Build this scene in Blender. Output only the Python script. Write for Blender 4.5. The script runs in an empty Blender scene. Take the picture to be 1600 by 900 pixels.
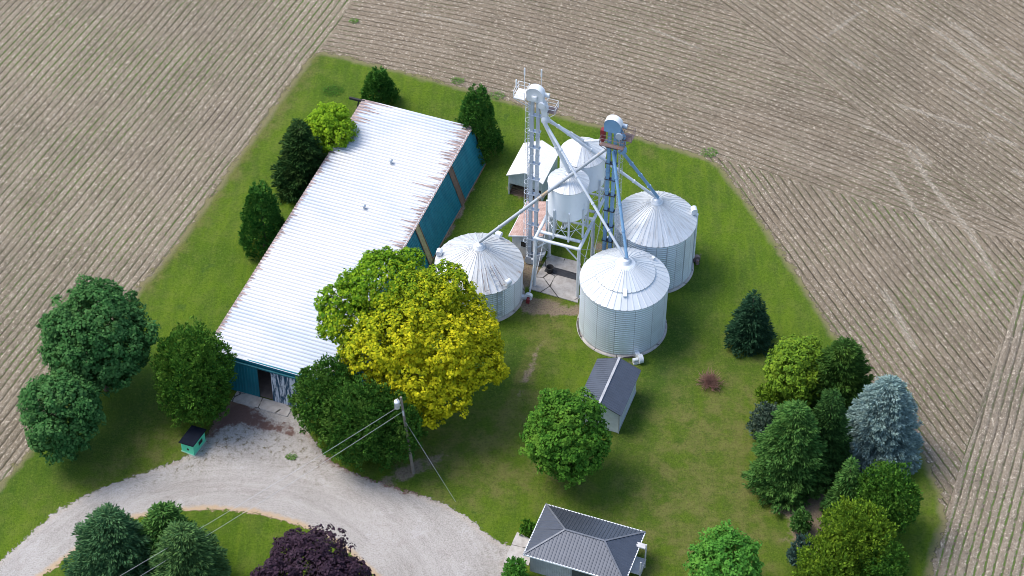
import bpy, math, random
import numpy as np
from mathutils import Matrix, Vector
rng = np.random.default_rng(7); random.seed(7)
R = math.radians
# ------------------------------------------------------------------ camera
FPX = 3450.0
PITCH, ROLL, AZ = R(44.95), R(0.538), R(19.354)
CAM = np.array([0, 0, 153.5])
_r = np.array([1.0, 0, 0]); _f = np.array([0, math.cos(PITCH), -math.sin(PITCH)]); _u = np.array([0, math.sin(PITCH), math.cos(PITCH)])
CR = math.cos(ROLL) * _r + math.sin(ROLL) * _u; CU = -math.sin(ROLL) * _r + math.cos(ROLL) * _u; CF = _f
scene = bpy.context.scene
cd = bpy.data.cameras.new('camera'); cam = bpy.data.objects.new('camera', cd)
scene.collection.objects.link(cam); scene.camera = cam
M = Matrix(((CR[0], CU[0], -CF[0], CAM[0]), (CR[1], CU[1], -CF[1], CAM[1]), (CR[2], CU[2], -CF[2], CAM[2]), (0, 0, 0, 1)))
cam.matrix_world = M
cd.sensor_width = 36; cd.lens = FPX / 1600 * 36; cd.clip_start = 1; cd.clip_end = 6000
# ------------------------------------------------------------------ light
SUN_EL = R(57)
sh = np.array([0.96, -0.27]); sh /= np.linalg.norm(sh)          # direction the shadows fall on the ground
sdir = np.array([-sh[0] * math.cos(SUN_EL), -sh[1] * math.cos(SUN_EL), math.sin(SUN_EL)])
world = bpy.data.worlds.new('World'); scene.world = world; world.use_nodes = True
wn = world.node_tree.nodes; wl = world.node_tree.links
sky = wn.new('ShaderNodeTexSky'); sky.sky_type = 'NISHITA'; sky.sun_disc = False
sky.sun_elevation = SUN_EL; sky.sun_rotation = math.atan2(sdir[0], sdir[1]); sky.altitude = 200; sky.dust_density = 2.0
bg = wn['Background']; bg.inputs['Strength'].default_value = 0.15
wl.new(sky.outputs[0], bg.inputs[0])
sl = bpy.data.lights.new('sun', 'SUN'); sl.energy = 1.65; sl.angle = R(28); sl.color = (1, .95, .88)
so = bpy.data.objects.new('sun', sl); scene.collection.objects.link(so)
so.rotation_euler = Vector(sdir).to_track_quat('Z', 'Y').to_euler()
scene.view_settings.view_transform = 'Standard'; scene.view_settings.look = 'None'
scene.view_settings.exposure = 1.04; scene.view_settings.gamma = 1; scene.view_settings.use_curve_mapping = False
scene.render.resolution_x = 1024; scene.render.resolution_y = 576
scene.cycles.filter_width = .95; scene.cycles.max_bounces = 6; scene.cycles.diffuse_bounces = 3; scene.cycles.transparent_max_bounces = 8
# ------------------------------------------------------------------ geometry helpers
def P(x, y, z=0.0):
    d = CF + CR * (x - 800) / FPX - CU * (y - 450) / FPX
    return CAM + d * (z - CAM[2]) / d[2]
def proj(w):
    d = np.array(w) - CAM; z = d @ CF
    return 800 + FPX * (d @ CR) / z, 450 - FPX * (d @ CU) / z
U = np.array([math.cos(AZ), -math.sin(AZ), 0]); V = np.array([math.sin(AZ), math.cos(AZ), 0]); Z = np.array([0, 0, 1.0])
def mpp(x, y): return float(P(x + 1, y)[0] - P(x, y)[0])
def tag(o, label=None, cat=None, group=None, kind=None):
    if label: o['label'] = label
    if cat: o['category'] = cat
    if group: o['group'] = group
    if kind: o['kind'] = kind
    return o
def thing(name, label, cat, loc, rot=0.0, group=None):
    o = bpy.data.objects.new(name, None); scene.collection.objects.link(o)
    o.location = tuple(loc); o.rotation_euler = (0, 0, rot); o.empty_display_size = .3
    o['mat'] = 0; del o['mat']
    return tag(o, label, cat, group)
def lw(root):  # local->world matrix of a root empty
    return Matrix.Translation(root.location) @ Matrix.Rotation(root.rotation_euler.z, 4, 'Z')
class MB:
    """collects shapes, in the local space of the thing"""
    def __init__(s): s.v = []; s.f = []; s.sm = []
    def add(s, vs, fs, smooth=False):
        b = len(s.v); s.v += [tuple(map(float, v)) for v in vs]
        s.f += [tuple(b + i for i in f) for f in fs]; s.sm += [smooth] * len(fs); return s
    def box(s, c, size, ax=None):
        c = np.array(c, float); ax = ax or (np.eye(3)); h = np.array(size) / 2
        vs = [c + ax[0] * i * h[0] + ax[1] * j * h[1] + ax[2] * k * h[2] for i in (-1, 1) for j in (-1, 1) for k in (-1, 1)]
        return s.add(vs, [(0, 1, 3, 2), (4, 6, 7, 5), (0, 4, 5, 1), (2, 3, 7, 6), (0, 2, 6, 4), (1, 5, 7, 3)])
    def beam(s, a, b, w, h=None):
        a = np.array(a, float); b = np.array(b, float); d = b - a; L = np.linalg.norm(d); d /= L
        up = np.array([0, 0, 1.]) if abs(d[2]) < .95 else np.array([0, 1., 0])
        x = np.cross(d, up); x /= np.linalg.norm(x); y = np.cross(x, d)
        return s.box((a + b) / 2, (L, w, h or w), [d, x, y])
    def tube(s, a, b, r, n=10, r2=None, cap=True):
        a = np.array(a, float); b = np.array(b, float); r2 = r if r2 is None else r2
        d = b - a; d = d / np.linalg.norm(d)
        up = np.array([0, 0, 1.]) if abs(d[2]) < .95 else np.array([1., 0, 0])
        x = np.cross(d, up); x /= np.linalg.norm(x); y = np.cross(d, x)
        vs = []
        for c, rr in ((a, r), (b, r2)):
            for i in range(n):
                t = 2 * math.pi * i / n; vs.append(c + rr * (x * math.cos(t) + y * math.sin(t)))
        s.add(vs, [(i, i + n, (i + 1) % n + n, (i + 1) % n) for i in range(n)], True)
        if cap: s.add(vs, [tuple(range(n)), tuple(range(2 * n - 1, n - 1, -1))])
        return s
    def lathe(s, c, prof, n=32, smooth=True, cap=False):
        c = np.array(c, float); vs = []
        for r, z in prof:
            for i in range(n):
                t = 2 * math.pi * i / n; vs.append(c + np.array([r * math.cos(t), r * math.sin(t), z]))
        fs = [(k * n + i, k * n + (i + 1) % n, (k + 1) * n + (i + 1) % n, (k + 1) * n + i) for k in range(len(prof) - 1) for i in range(n)]
        s.add(vs, fs, smooth)
        if cap: s.add(vs[-n:], [tuple(range(n))])
        return s
    def quad(s, *p): return s.add(p, [tuple(range(len(p)))])
    def prism(s, poly, ext):  # poly list of 3d pts, extruded along ext
        n = len(poly); poly = [np.array(p, float) for p in poly]; e = np.array(ext, float)
        return s.add(poly + [p + e for p in poly], [tuple(range(n))[::-1], tuple(range(n, 2 * n))] + [(i, (i + 1) % n, (i + 1) % n + n, i + n) for i in range(n)])
    def build(s, name, mat, parent=None, label=None):
        me = bpy.data.meshes.new(name); me.from_pydata(s.v, [], s.f); me.polygons.foreach_set('use_smooth', s.sm)
        me.update(); me.materials.append(mat)
        o = bpy.data.objects.new(name, me); scene.collection.objects.link(o)
        if parent: o.parent = parent
        if label: o['label'] = label
        return o
def mesh_np(name, verts, faces, mat, parent=None, smooth=False):
    """faces: (n,4) or (n,3) int array"""
    me = bpy.data.meshes.new(name); n, k = faces.shape
    me.vertices.add(len(verts)); me.vertices.foreach_set('co', verts.astype(np.float32).ravel())
    me.loops.add(n * k); me.loops.foreach_set('vertex_index', faces.astype(np.int32).ravel())
    me.polygons.add(n); me.polygons.foreach_set('loop_start', np.arange(0, n * k, k, dtype=np.int32))
    if smooth: me.polygons.foreach_set('use_smooth', np.ones(n, bool))
    me.update(calc_edges=True); me.validate(); me.materials.append(mat)
    o = bpy.data.objects.new(name, me); scene.collection.objects.link(o)
    if parent: o.parent = parent
    return o
# ------------------------------------------------------------------ material helpers
class NT:
    def __init__(s, name):
        s.m = bpy.data.materials.new(name); s.m.use_nodes = True; s.t = s.m.node_tree; s.n = s.t.nodes
        s.b = s.n['Principled BSDF']; s.tc = None
    def L(s, a, b): s.t.links.new(a, b)
    def put(s, sock, val):
        if isinstance(val, bpy.types.NodeSocket): s.L(val, sock)
        elif isinstance(val, (tuple, list)):
            sock.default_value = tuple(val) + ((1,) if len(val) == 3 and sock.type == 'RGBA' else ())
        else: sock.default_value = val
    def co(s, kind='Object'):
        if not s.tc: s.tc = s.n.new('ShaderNodeTexCoord')
        return s.tc.outputs[kind]
    def map(s, vec, scale=(1, 1, 1), rot=(0, 0, 0), loc=(0, 0, 0)):
        n = s.n.new('ShaderNodeMapping'); s.L(vec, n.inputs[0]); n.inputs[1].default_value = loc; n.inputs[2].default_value = rot; n.inputs[3].default_value = scale
        return n.outputs[0]
    def noise(s, scale, vec=None, detail=3, rough=.55, dist=0):
        n = s.n.new('ShaderNodeTexNoise'); s.L(vec if vec is not None else s.co(), n.inputs['Vector'])
        n.inputs['Scale'].default_value = scale; n.inputs['Detail'].default_value = detail; n.inputs['Roughness'].default_value = rough; n.inputs['Distortion'].default_value = dist
        return n.outputs['Fac']
    def math(s, op, a, b=0.0, c=0.0, clamp=False):
        n = s.n.new('ShaderNodeMath'); n.operation = op; n.use_clamp = clamp
        s.put(n.inputs[0], a); s.put(n.inputs[1], b); s.put(n.inputs[2], c); return n.outputs[0]
    def step(s, v, a, b):  # smooth 0..1 from a to b
        n = s.n.new('ShaderNodeMapRange'); n.interpolation_type = 'SMOOTHSTEP'; s.put(n.inputs[0], v)
        n.inputs[1].default_value = a; n.inputs[2].default_value = b; return n.outputs[0]
    def mix(s, f, a, b, mode='MIX'):
        n = s.n.new('ShaderNodeMix'); n.data_type = 'RGBA'; n.blend_type = mode
        s.put(n.inputs[0], f); s.put(n.inputs[6], a); s.put(n.inputs[7], b); return n.outputs[2]
    def sep(s, vec):
        n = s.n.new('ShaderNodeSeparateXYZ'); s.L(vec, n.inputs[0]); return n.outputs
    def attr(s, name):
        n = s.n.new('ShaderNodeAttribute'); n.attribute_name = name; return n.outputs['Fac']
    def bump(s, h, strength=.5, dist=.05):
        n = s.n.new('ShaderNodeBump'); s.put(n.inputs['Height'], h); n.inputs['Strength'].default_value = strength; n.inputs['Distance'].default_value = dist
        s.L(n.outputs[0], s.b.inputs['Normal']); return n.outputs[0]
    def out(s, col, rough=.7, metal=0.0, alpha=None, spec=.3):
        s.put(s.b.inputs['Base Color'], col); s.put(s.b.inputs['Roughness'], rough); s.put(s.b.inputs['Metallic'], metal)
        s.put(s.b.inputs['Specular IOR Level'], spec)
        if alpha is not None: s.put(s.b.inputs['Alpha'], alpha)
        return s.m
def plain(name, col, rough=.6, metal=0., var=.18, scale=1.5, spec=.3):
    t = NT(name); n = t.noise(scale, detail=5, rough=.65)
    c = t.mix(t.step(n, .3, .7), tuple(c * (1 - var) for c in col), tuple(min(1, c * (1 + var * .6)) for c in col))
    return t.out(c, rough, metal, spec=spec)
def rustmetal(name, col, rust=(.16, .07, .035), amt=.62, rough=.5, metal=.3, scale=1.2):
    t = NT(name); n = t.noise(scale, detail=6, rough=.7); n2 = t.noise(scale * .35, detail=3)
    c = t.mix(t.step(n2, .3, .7), tuple(c * .82 for c in col), col)
    c = t.mix(t.step(n, amt, amt + .1), c, rust)
    return t.out(c, rough, metal)
# --- bin wall: fine horizontal corrugation, bolted sheets with their own tone
def bin_wall(name, col=(.74, .80, .85), seam_n=14, radius=4.2, hstep=1.12):
    t = NT(name); x, y, z = t.sep(t.co())
    ang = t.math('ARCTAN2', y, x); a = t.math('MULTIPLY', ang, seam_n / (2 * math.pi))
    row = t.math('DIVIDE', z, hstep); rf = t.math('FLOOR', row)
    a2 = t.math('ADD', a, t.math('MULTIPLY', rf, 0.0))
    cell = t.n.new('ShaderNodeCombineXYZ'); t.L(t.math('FLOOR', a2), cell.inputs[0]); t.L(rf, cell.inputs[1])
    wn_ = t.n.new('ShaderNodeTexWhiteNoise'); t.L(cell.outputs[0], wn_.inputs[0])
    c = t.mix(wn_.outputs[0], tuple(v * .93 for v in col), tuple(min(1, v * 1.05) for v in col))
    af = t.math('ABSOLUTE', t.math('SUBTRACT', t.math('FRACT', a2), .5)); seam = t.step(af, .5 - .05 / (2 * math.pi * radius / seam_n) * 1.2, .5)
    zf = t.math('ABSOLUTE', t.math('SUBTRACT', t.math('FRACT', row), .5)); seam2 = t.math('MULTIPLY', t.step(zf, .47, .5), .12)
    st = t.noise(1.0, t.map(t.co(), (1.6, 1.6, .22)), detail=5, rough=.7)
    c = t.mix(t.math('MULTIPLY', t.step(st, .52, .75), .28), c, (.45, .45, .42))
    c = t.mix(t.math('MULTIPLY', t.math('MAXIMUM', seam, seam2), .55), c, (.22, .23, .23))
    foot = t.math('MULTIPLY', t.step(t.math('ADD', z, t.math('MULTIPLY', t.noise(1.4, detail=4), .8)), .95, .45), .6)
    c = t.mix(foot, c, (.30, .27, .22))
    wv = t.math('SINE', t.math('MULTIPLY', z, 2 * math.pi / .27)); c = t.mix(t.math('MULTIPLY', t.step(wv, .1, .9), .26), c, (.33, .36, .39)); t.bump(wv, .8, .03)
    return t.out(c, .5, .25)
def bin_roof(name, nrib=36, col=(.62, .65, .67), stain=.55, rust=.66):
    t = NT(name); x, y, z = t.sep(t.co())
    ang = t.math('ARCTAN2', y, x); rad = t.math('SQRT', t.math('ADD', t.math('MULTIPLY', x, x), t.math('MULTIPLY', y, y)))
    cv = t.n.new('ShaderNodeCombineXYZ'); t.L(t.math('MULTIPLY', ang, 7.0), cv.inputs[0]); t.L(t.math('MULTIPLY', rad, .45), cv.inputs[1])
    st = t.noise(1.3, cv.outputs[0], detail=6, rough=.75); n2 = t.noise(.8, detail=5, rough=.7)
    wn_ = t.n.new('ShaderNodeTexWhiteNoise'); wn_.noise_dimensions = '1D'; t.L(t.math('FLOOR', t.math('MULTIPLY', ang, 36 / (2 * math.pi))), wn_.inputs['W'])
    c = t.mix(wn_.outputs[0], tuple(v * .84 for v in col), col)
    c = t.mix(t.math('MULTIPLY', t.step(st, stain - .03, stain + .16), .65), c, (.36, .35, .33))
    re = t.math('ABSOLUTE', t.math('SUBTRACT', t.math('FRACT', t.math('MULTIPLY', ang, nrib / (2 * math.pi))), .12)); c = t.mix(t.math('MULTIPLY', t.step(re, .10, .03), .24), c, (.34, .35, .36))
    c = t.mix(t.math('MULTIPLY', t.step(n2, rust, rust + .12), .55), c, (.30, .19, .13))
    return t.out(c, .42, .15)
def ribbed(name, col, spacing=.25, axis=0, rough=.45, metal=.1, var=.12, bumpd=.03, dark=.5):
    t = NT(name); s = t.sep(t.co())[axis]
    f = t.math('FRACT', t.math('DIVIDE', s, spacing)); d = t.math('ABSOLUTE', t.math('SUBTRACT', f, .5))
    rib = t.step(d, .36, .46); n = t.noise(.9, detail=5, rough=.7)
    c = t.mix(t.step(n, .3, .7), tuple(v * (1 - var) for v in col), tuple(min(1, v * (1 + var)) for v in col))
    t.bump(rib, .9, bumpd)
    return t.out(c, rough, metal)
# ------------------------------------------------------------------ materials of the ground
def field_mat(name, az=None, center=None, spacing=.762, green=1.0, soil=(.145, .115, .090), straw=(.365, .315, .245), dark=.75, seed=0., strawamt=.5):
    t = NT(name); co = t.co(); x, y, z = t.sep(co)
    wob = t.math('MULTIPLY', t.math('SUBTRACT', t.noise(.12, detail=2), .5), .25)
    wob = t.math('ADD', wob, t.math('MULTIPLY', t.math('SUBTRACT', t.noise(1.7, detail=2), .5), .16))
    if center is None:
        n = (math.cos(az), -math.sin(az))
        tt = t.math('ADD', t.math('MULTIPLY', x, n[0]), t.math('MULTIPLY', y, n[1]))
        along = t.map(co, (1, 1, 1), (0, 0, az))     # x across, y along
    else:
        dx = t.math('SUBTRACT', x, center[0]); dy = t.math('SUBTRACT', y, center[1])
        tt = t.math('SQRT', t.math('ADD', t.math('MULTIPLY', dx, dx), t.math('MULTIPLY', dy, dy)))
        along = t.map(co, (1, 1, 1), (0, 0, R(113)))
    tt = t.math('ADD', tt, t.math('ADD', wob, seed)); ph = t.math('FRACT', t.math('DIVIDE', tt, spacing))
    d = t.math('ABSOLUTE', t.math('SUBTRACT', ph, .5))            # 0 on the row line
    big = t.noise(.035, detail=3); mid = t.noise(.25, detail=4, rough=.6)
    fine = t.noise(4.2, detail=3, rough=.85); speck = t.noise(3.4, t.map(along, (1, .55, 1)), detail=2, rough=1.0); stn = t.noise(1.0, t.map(along, (1.9, .16, 1)), detail=4, rough=.65)
    vor = t.n.new('ShaderNodeTexVoronoi'); vor.inputs['Scale'].default_value = 5.5; t.L(co, vor.inputs['Vector'])
    fl = t.step(vor.outputs['Distance'], .34, .12)
    c = t.mix(t.step(t.math('ADD', t.math('MULTIPLY', big, .6), t.math('MULTIPLY', mid, .4)), .36, .62), tuple(v * .84 for v in soil), tuple(v * 1.14 for v in soil))
    sf = t.math('MULTIPLY', t.step(fine, .38, .72), t.step(stn, .25, .72))
    sf = t.math('ADD', t.math('MULTIPLY', sf, strawamt * 1.15), t.math('MULTIPLY', t.math('MULTIPLY', fl, t.step(stn, .3, .62)), strawamt * .9), clamp=True)
    c = t.mix(sf, c, straw)
    wband = t.math('MULTIPLY', t.step(stn, .58, .8), .25); c = t.mix(wband, c, straw)
    c = t.mix(t.math('MULTIPLY', t.step(speck, .56, .66), .80), c, tuple(min(1, v * 1.3) for v in straw))
    c = t.mix(t.math('MULTIPLY', t.step(speck, .44, .34), .55), c, tuple(v * .45 for v in soil))
    lane = t.noise(1.0, t.map(along, (.7, .035, 1)), detail=3, rough=.7)
    c = t.mix(t.math('MULTIPLY', t.step(lane, .52, .68), .14), c, tuple(v * 1.05 for v in straw)); c = t.mix(t.math('MULTIPLY', t.step(lane, .46, .34), .16), c, tuple(v * .72 for v in soil))
    # crop line: a narrow band of small green plants with gaps, beside a dark line of row shadow painted into the soil
    chunk = t.math('MULTIPLY', t.step(t.noise(1.5, detail=4, rough=.8), .60, .70), .5); c = t.mix(chunk, c, straw)
    gapn = t.noise(2.2, detail=3, rough=.7); patch = t.noise(.06, detail=3)
    brk = t.math('ADD', .45, t.math('MULTIPLY', t.step(t.noise(1.0, t.map(along, (1.3, .25, 1)), detail=4, rough=.75), .36, .60), .75)); row_shade = t.math('MULTIPLY', t.step(d, .15, .06), brk); c = t.mix(t.math('MULTIPLY', row_shade, dark, clamp=True), c, tuple(v * .34 for v in soil))
    ph2 = t.math('ABSOLUTE', t.math('SUBTRACT', ph, .43))
    plant = t.math('MULTIPLY', t.math('MULTIPLY', t.step(ph2, .16, .06), t.step(gapn, .40, .56)), t.step(patch, .36, .62))
    c = t.mix(t.math('MULTIPLY', plant, green), c, (.085, .135, .030))
    weed = t.math('MULTIPLY', t.step(t.noise(.9, detail=4, rough=.75), .66, .74), .6 * min(1, green)); c = t.mix(weed, c, (.10, .14, .04))
    h = t.math('ADD', t.math('MULTIPLY', t.step(d, .05, .3), .6), t.math('ADD', t.math('MULTIPLY', fine, .8), t.math('MULTIPLY', mid, .5)))
    t.bump(h, .8, .12)
    return t.out(c, .95, 0, spec=.1)
SOIL2 = (.168, .132, .092)
m_left = field_mat('field left rows', R(22.6), soil=(.180, .146, .102), green=1.0, strawamt=.62)
p1 = P(750, 75); nrm = np.array([math.sin(R(108.4 + 90)), math.cos(R(108.4 + 90))]); ctr = p1[:2] + nrm * 190
m_top = field_mat('field cross rows', center=ctr, green=.35, soil=SOIL2, dark=.66, strawamt=.5)
m_b = field_mat('field diagonal rows', R(140.9), green=.25, soil=SOIL2, dark=.66, strawamt=.5)
m_c = field_mat('field corner rows', R(156.5), green=.75, soil=SOIL2, dark=.78, strawamt=.45)
m_r = field_mat('field right rows', R(19.5), green=1.25, soil=(.185, .150, .110), strawamt=.6, seed=.3)
# ------------------------------------------------------------------ sheets
def sheet(name, pts, z, mat, px=True):
    w = [P(x, y, 0) if px else np.array([x, y, 0]) for x, y in pts]
    mb = MB(); mb.add([(p[0], p[1], z) for p in w], [tuple(range(len(w)))])
    return tag(mb.build(name, mat), kind='structure')
g = MB(); n = 24; S = 3000
gv = [(-S, -S, 0), (S, -S, 0), (S, S, 0), (-S, S, 0)]; g.quad(*gv); tag(g.build('ground', m_left), kind='structure')
sheet('crop_field', [(1100, 225), (1129, 249), (1249, 284), (1387, 324), (1502, 356), (1750, 415), (1560, 540), (1478, 800), (1440, 900), (1380, 900), (1050, 500)], .006, m_c)
sheet('crop_field', [(557, -8), (497, 86), (480, 200), (900, 500), (1060, 400), (1110, 242), (1129, 249), (1249, 284), (1387, 324), (1502, 356), (2400, 560), (2400, -900), (1100, -900)], .010, m_top)
sheet('crop_field', [(1112, -8), (1187, 58), (1249, 102), (1311, 151), (1369, 200), (1502, 302), (1600, 358), (2600, 900), (2600, -900), (500, -500)], .014, m_b)
sheet('crop_field', [(1604, 420), (1540, 620), (1480, 790), (1440, 900), (1400, 1000), (3000, 1000), (3000, 60), (1760, -40)], .018, m_r)
# grids with distances to an outline so that edges can be ragged
def sdf_poly(pts, poly):
    poly = np.array(poly); n = len(poly); d = np.full(len(pts), 1e9); ins = np.zeros(len(pts), bool)
    for i in range(n):
        a = poly[i]; b = poly[(i + 1) % n]; ab = b - a; t = np.clip(((pts - a) @ ab) / (ab @ ab), 0, 1)
        d = np.minimum(d, np.linalg.norm(pts - a - t[:, None] * ab, axis=1))
        c = ((a[1] > pts[:, 1]) != (b[1] > pts[:, 1])); xx = (b[0] - a[0]) * (pts[:, 1] - a[1]) / (b[1] - a[1] + 1e-12) + a[0]
        ins ^= c & (pts[:, 0] < xx)
    return np.where(ins, d, -d)
def blob(pts, lst):
    m = np.zeros(len(pts))
    for x, y, rx, ry, rot, a in lst:      # picture-placed centres, radii in metres, rot in degrees (azimuth of the long axis)
        c = P(x, y)[:2]; d = pts - c; e = np.array([math.sin(R(rot)), math.cos(R(rot))]); f = np.array([e[1], -e[0]])
        m += a * np.exp(-((d @ e) / rx) ** 2 - ((d @ f) / ry) ** 2)
    return m
def grid_sheet(name, poly_px, z, mat, cell, margin, attrs, kind='structure'):
    poly = [P(x, y)[:2] for x, y in poly_px]; pa = np.array(poly)
    x0, y0 = pa.min(0) - margin; x1, y1 = pa.max(0) + margin
    nx = int((x1 - x0) / cell) + 2; ny = int((y1 - y0) / cell) + 2
    gx, gy = np.meshgrid(x0 + np.arange(nx) * cell, y0 + np.arange(ny) * cell); pts = np.stack([gx.ravel(), gy.ravel()], 1)
    sd = sdf_poly(pts, poly); idx = np.arange(nx * ny).reshape(ny, nx)
    q = np.stack([idx[:-1, :-1], idx[:-1, 1:], idx[1:, 1:], idx[1:, :-1]], -1).reshape(-1, 4)
    q = q[(sd[q].max(1) > -margin)]; used = np.unique(q); rm = np.full(nx * ny, -1); rm[used] = np.arange(len(used)); q = rm[q]; pts = pts[used]; sd = sd[used]
    o = mesh_np(name, np.column_stack([pts, np.full(len(pts), z)]), q, mat)
    me = o.data
    for k, fn in dict(attrs, sdf=lambda p: sd).items():
        a = me.attributes.new(k, 'FLOAT', 'POINT'); a.data.foreach_set('value', fn(pts).astype(np.float32))
    return tag(o, kind=kind)
# lawn
t = NT('lawn grass'); sdf = t.attr('sdf'); dry = t.attr('dry'); shade_lush = t.attr('shade_lush'); soil_a = t.attr('bare')
n1 = t.noise(.10, detail=3); n2 = t.noise(.55, detail=5, rough=.65); n3 = t.noise(7, detail=3, rough=.75)
str1 = t.noise(1.0, t.map(t.co(), (1.5, .12, 1), (0, 0, AZ)), detail=4, rough=.6)
str2 = t.noise(1.0, t.map(t.co(), (.9, .07, 1), (0, 0, AZ + R(94))), detail=4, rough=.6)
base = t.mix(t.step(n1, .35, .65), (.052, .105, .005), (.082, .140, .006))
base = t.mix(t.math('MULTIPLY', t.step(str1, .4, .7), .55), base, (.110, .165, .008))
mow = t.math('SINE', t.math('ADD', t.math('MULTIPLY', t.math('ADD', t.math('MULTIPLY', t.sep(t.co())[0], math.cos(AZ)), t.math('MULTIPLY', t.sep(t.co())[1], -math.sin(AZ))), 2 * math.pi / 2.3), t.math('MULTIPLY', n1, 3.0)))
base = t.mix(t.math('MULTIPLY', t.step(mow, -.2, .5), t.math('MULTIPLY', t.step(n2, .3, .6), .38)), base, (.040, .088, .005))
base = t.mix(t.math('MULTIPLY', t.step(str2, .45, .7), .5), base, (.042, .085, .010))
base = t.mix(t.math('MULTIPLY', t.step(n2, .42, .7), .35), base, (.13, .15, .03))
dk = t.math('MULTIPLY', shade_lush, .8, clamp=True); base = t.mix(dk, base, (.020, .062, .008))  # painted shadows of bins, sheds and trees, plus tufts of darker grass
df = t.math('ADD', dry, t.math('MULTIPLY', t.math('SUBTRACT', n2, .5), t.math('MULTIPLY', dry, 3.0)), clamp=True)
base = t.mix(t.math('MULTIPLY', df, .8), base, t.mix(t.step(n2, .35, .65), (.066, .096, .012), (.135, .125, .040)))
base = t.mix(t.step(t.math('ADD', soil_a, t.math('MULTIPLY', t.math('SUBTRACT', n2, .5), 1.6)), .42, .75), base, t.mix(n3, (.10, .06, .04), (.33, .26, .20)))
clumps = t.math('MULTIPLY', t.step(t.noise(.42, detail=3, rough=.5), .68, .73), .5); base = t.mix(clumps, base, (.032, .078, .012))
n4 = t.noise(3.2, detail=4, rough=.8); base = t.mix(t.math('MULTIPLY', t.step(n4, .52, .66), .6), base, t.mix(.55, base, (.16, .21, .03)))
base = t.mix(t.math('MULTIPLY', t.step(n4, .48, .36), .6), base, t.mix(.6, base, (.012, .034, .004)))
base = t.mix(t.math('MULTIPLY', t.step(n3, .45, .7), .5), base, t.mix(.5, base, (.13, .17, .03)))
base = t.mix(t.math('MULTIPLY', t.step(n3, .52, .3), .55), base, t.mix(.6, base, (.02, .035, .006)))
edge = t.math('ADD', sdf, t.math('MULTIPLY', t.math('SUBTRACT', n2, .5), 1.6)); base = t.mix(t.math('MULTIPLY', t.step(edge, .9, .1), .75), base, (.20, .165, .095))
al = t.step(t.math('ADD', sdf, t.math('MULTIPLY', t.math('SUBTRACT', t.noise(.9, detail=6, rough=.75), .5), 3.0)), -.15, .15)
t.bump(t.math('ADD', n3, t.math('MULTIPLY', n2, 1.0)), .9, .10)
m_lawn = t.out(base, .9, alpha=al, spec=.12)
LAWN = [(-60, 845), (0, 755), (60, 686), (215, 452), (275, 382), (385, 226), (487, 84), (503, 80), (600, 104), (700, 130), (780, 153), (830, 168), (876, 180), (944, 198), (990, 212),
        (1060, 232), (1108, 247), (1130, 263), (1145, 285), (1180, 330), (1220, 390), (1260, 450), (1300, 515), (1345, 575), (1400, 640), (1440, 700), (1472, 770), (1478, 815), (1464, 860), (1450, 920), (1440, 1060), (-200, 1060)]
def dryfn(p):
    m = blob(p, [(836, 560, 7, .55, 15, 2.2), (818, 585, 8, .5, 15, 1.8), (846, 520, 3, .9, 15, 1.0), (800, 660, 8, 1.6, 20, .75), (720, 690, 5, 3.5, 40, .6), (680, 720, 4, 3, 40, .55), (860, 520, 4, 3.5, 20, .6), (850, 745, 4, 3, 90, .5),
                 (1070, 700, 13, 6, 10, .40), (1130, 760, 11, 6, 15, .38), (1050, 800, 9, 5, 60, .4), (1130, 620, 8, 5, 30, .45), (1180, 800, 8, 4, 0, .5), (1430, 750, 7, 2, 160, .55), (240, 690, 5, 3, 40, .6), (190, 740, 7, 2.4, 60, .45), (300, 740, 6, 2, 60, .3),
                 (1015, 238, .8, .5, 0, 1.1), (960, 640, 3, 1.5, 20, .4), (760, 760, 8, 3, 70, .5), (1100, 850, 8, 4, 90, .3), (620, 100, 3, 2, 100, .2)])
    a = P(490, 90)[:2]; b = P(225, 445)[:2]; ab = b - a; tt = np.clip(((p - a) @ ab) / (ab @ ab), 0, 1); d = np.linalg.norm(p - a - tt[:, None] * ab, axis=1)
    return m + 1.1 * np.exp(-(d / 1.05) ** 2) + .35 * np.exp(-(d / 2.2) ** 2)
def shade_lushfn(p): return blob(p, [(1050, 560, 6, 2.2, 20, .75), (1075, 480, 5, 2, 20, .6), (1010, 640, 4, 2, 18, .5), (955, 700, 5, 2.5, 40, .5), (740, 330, 8, 3, 19, .6), (800, 560, 4, 3, 10, .5), (210, 640, 7, 3.5, 30, .8), (120, 710, 5, 2.5, 60, .6),
                     (520, 141, 1.1, 1.0, 0, 1.0), (1165, 560, 3, 2.5, 60, .7), (760, 620, 5, 3, 30, .5), (1040, 580, 1, .8, 0, .6), (1060, 620, .5, .5, 0, .7), (1290, 800, 10, 4, 10, .5), (980, 760, 5, 3, 60, .4), (1064, 690, .5, .5, 0, .9), (1062, 770, .5, .6, 0, .9), (640, 690, 3, 3, 0, .4)])  # wide blobs put cast shade into the grass colour, small spots are tufts
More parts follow.
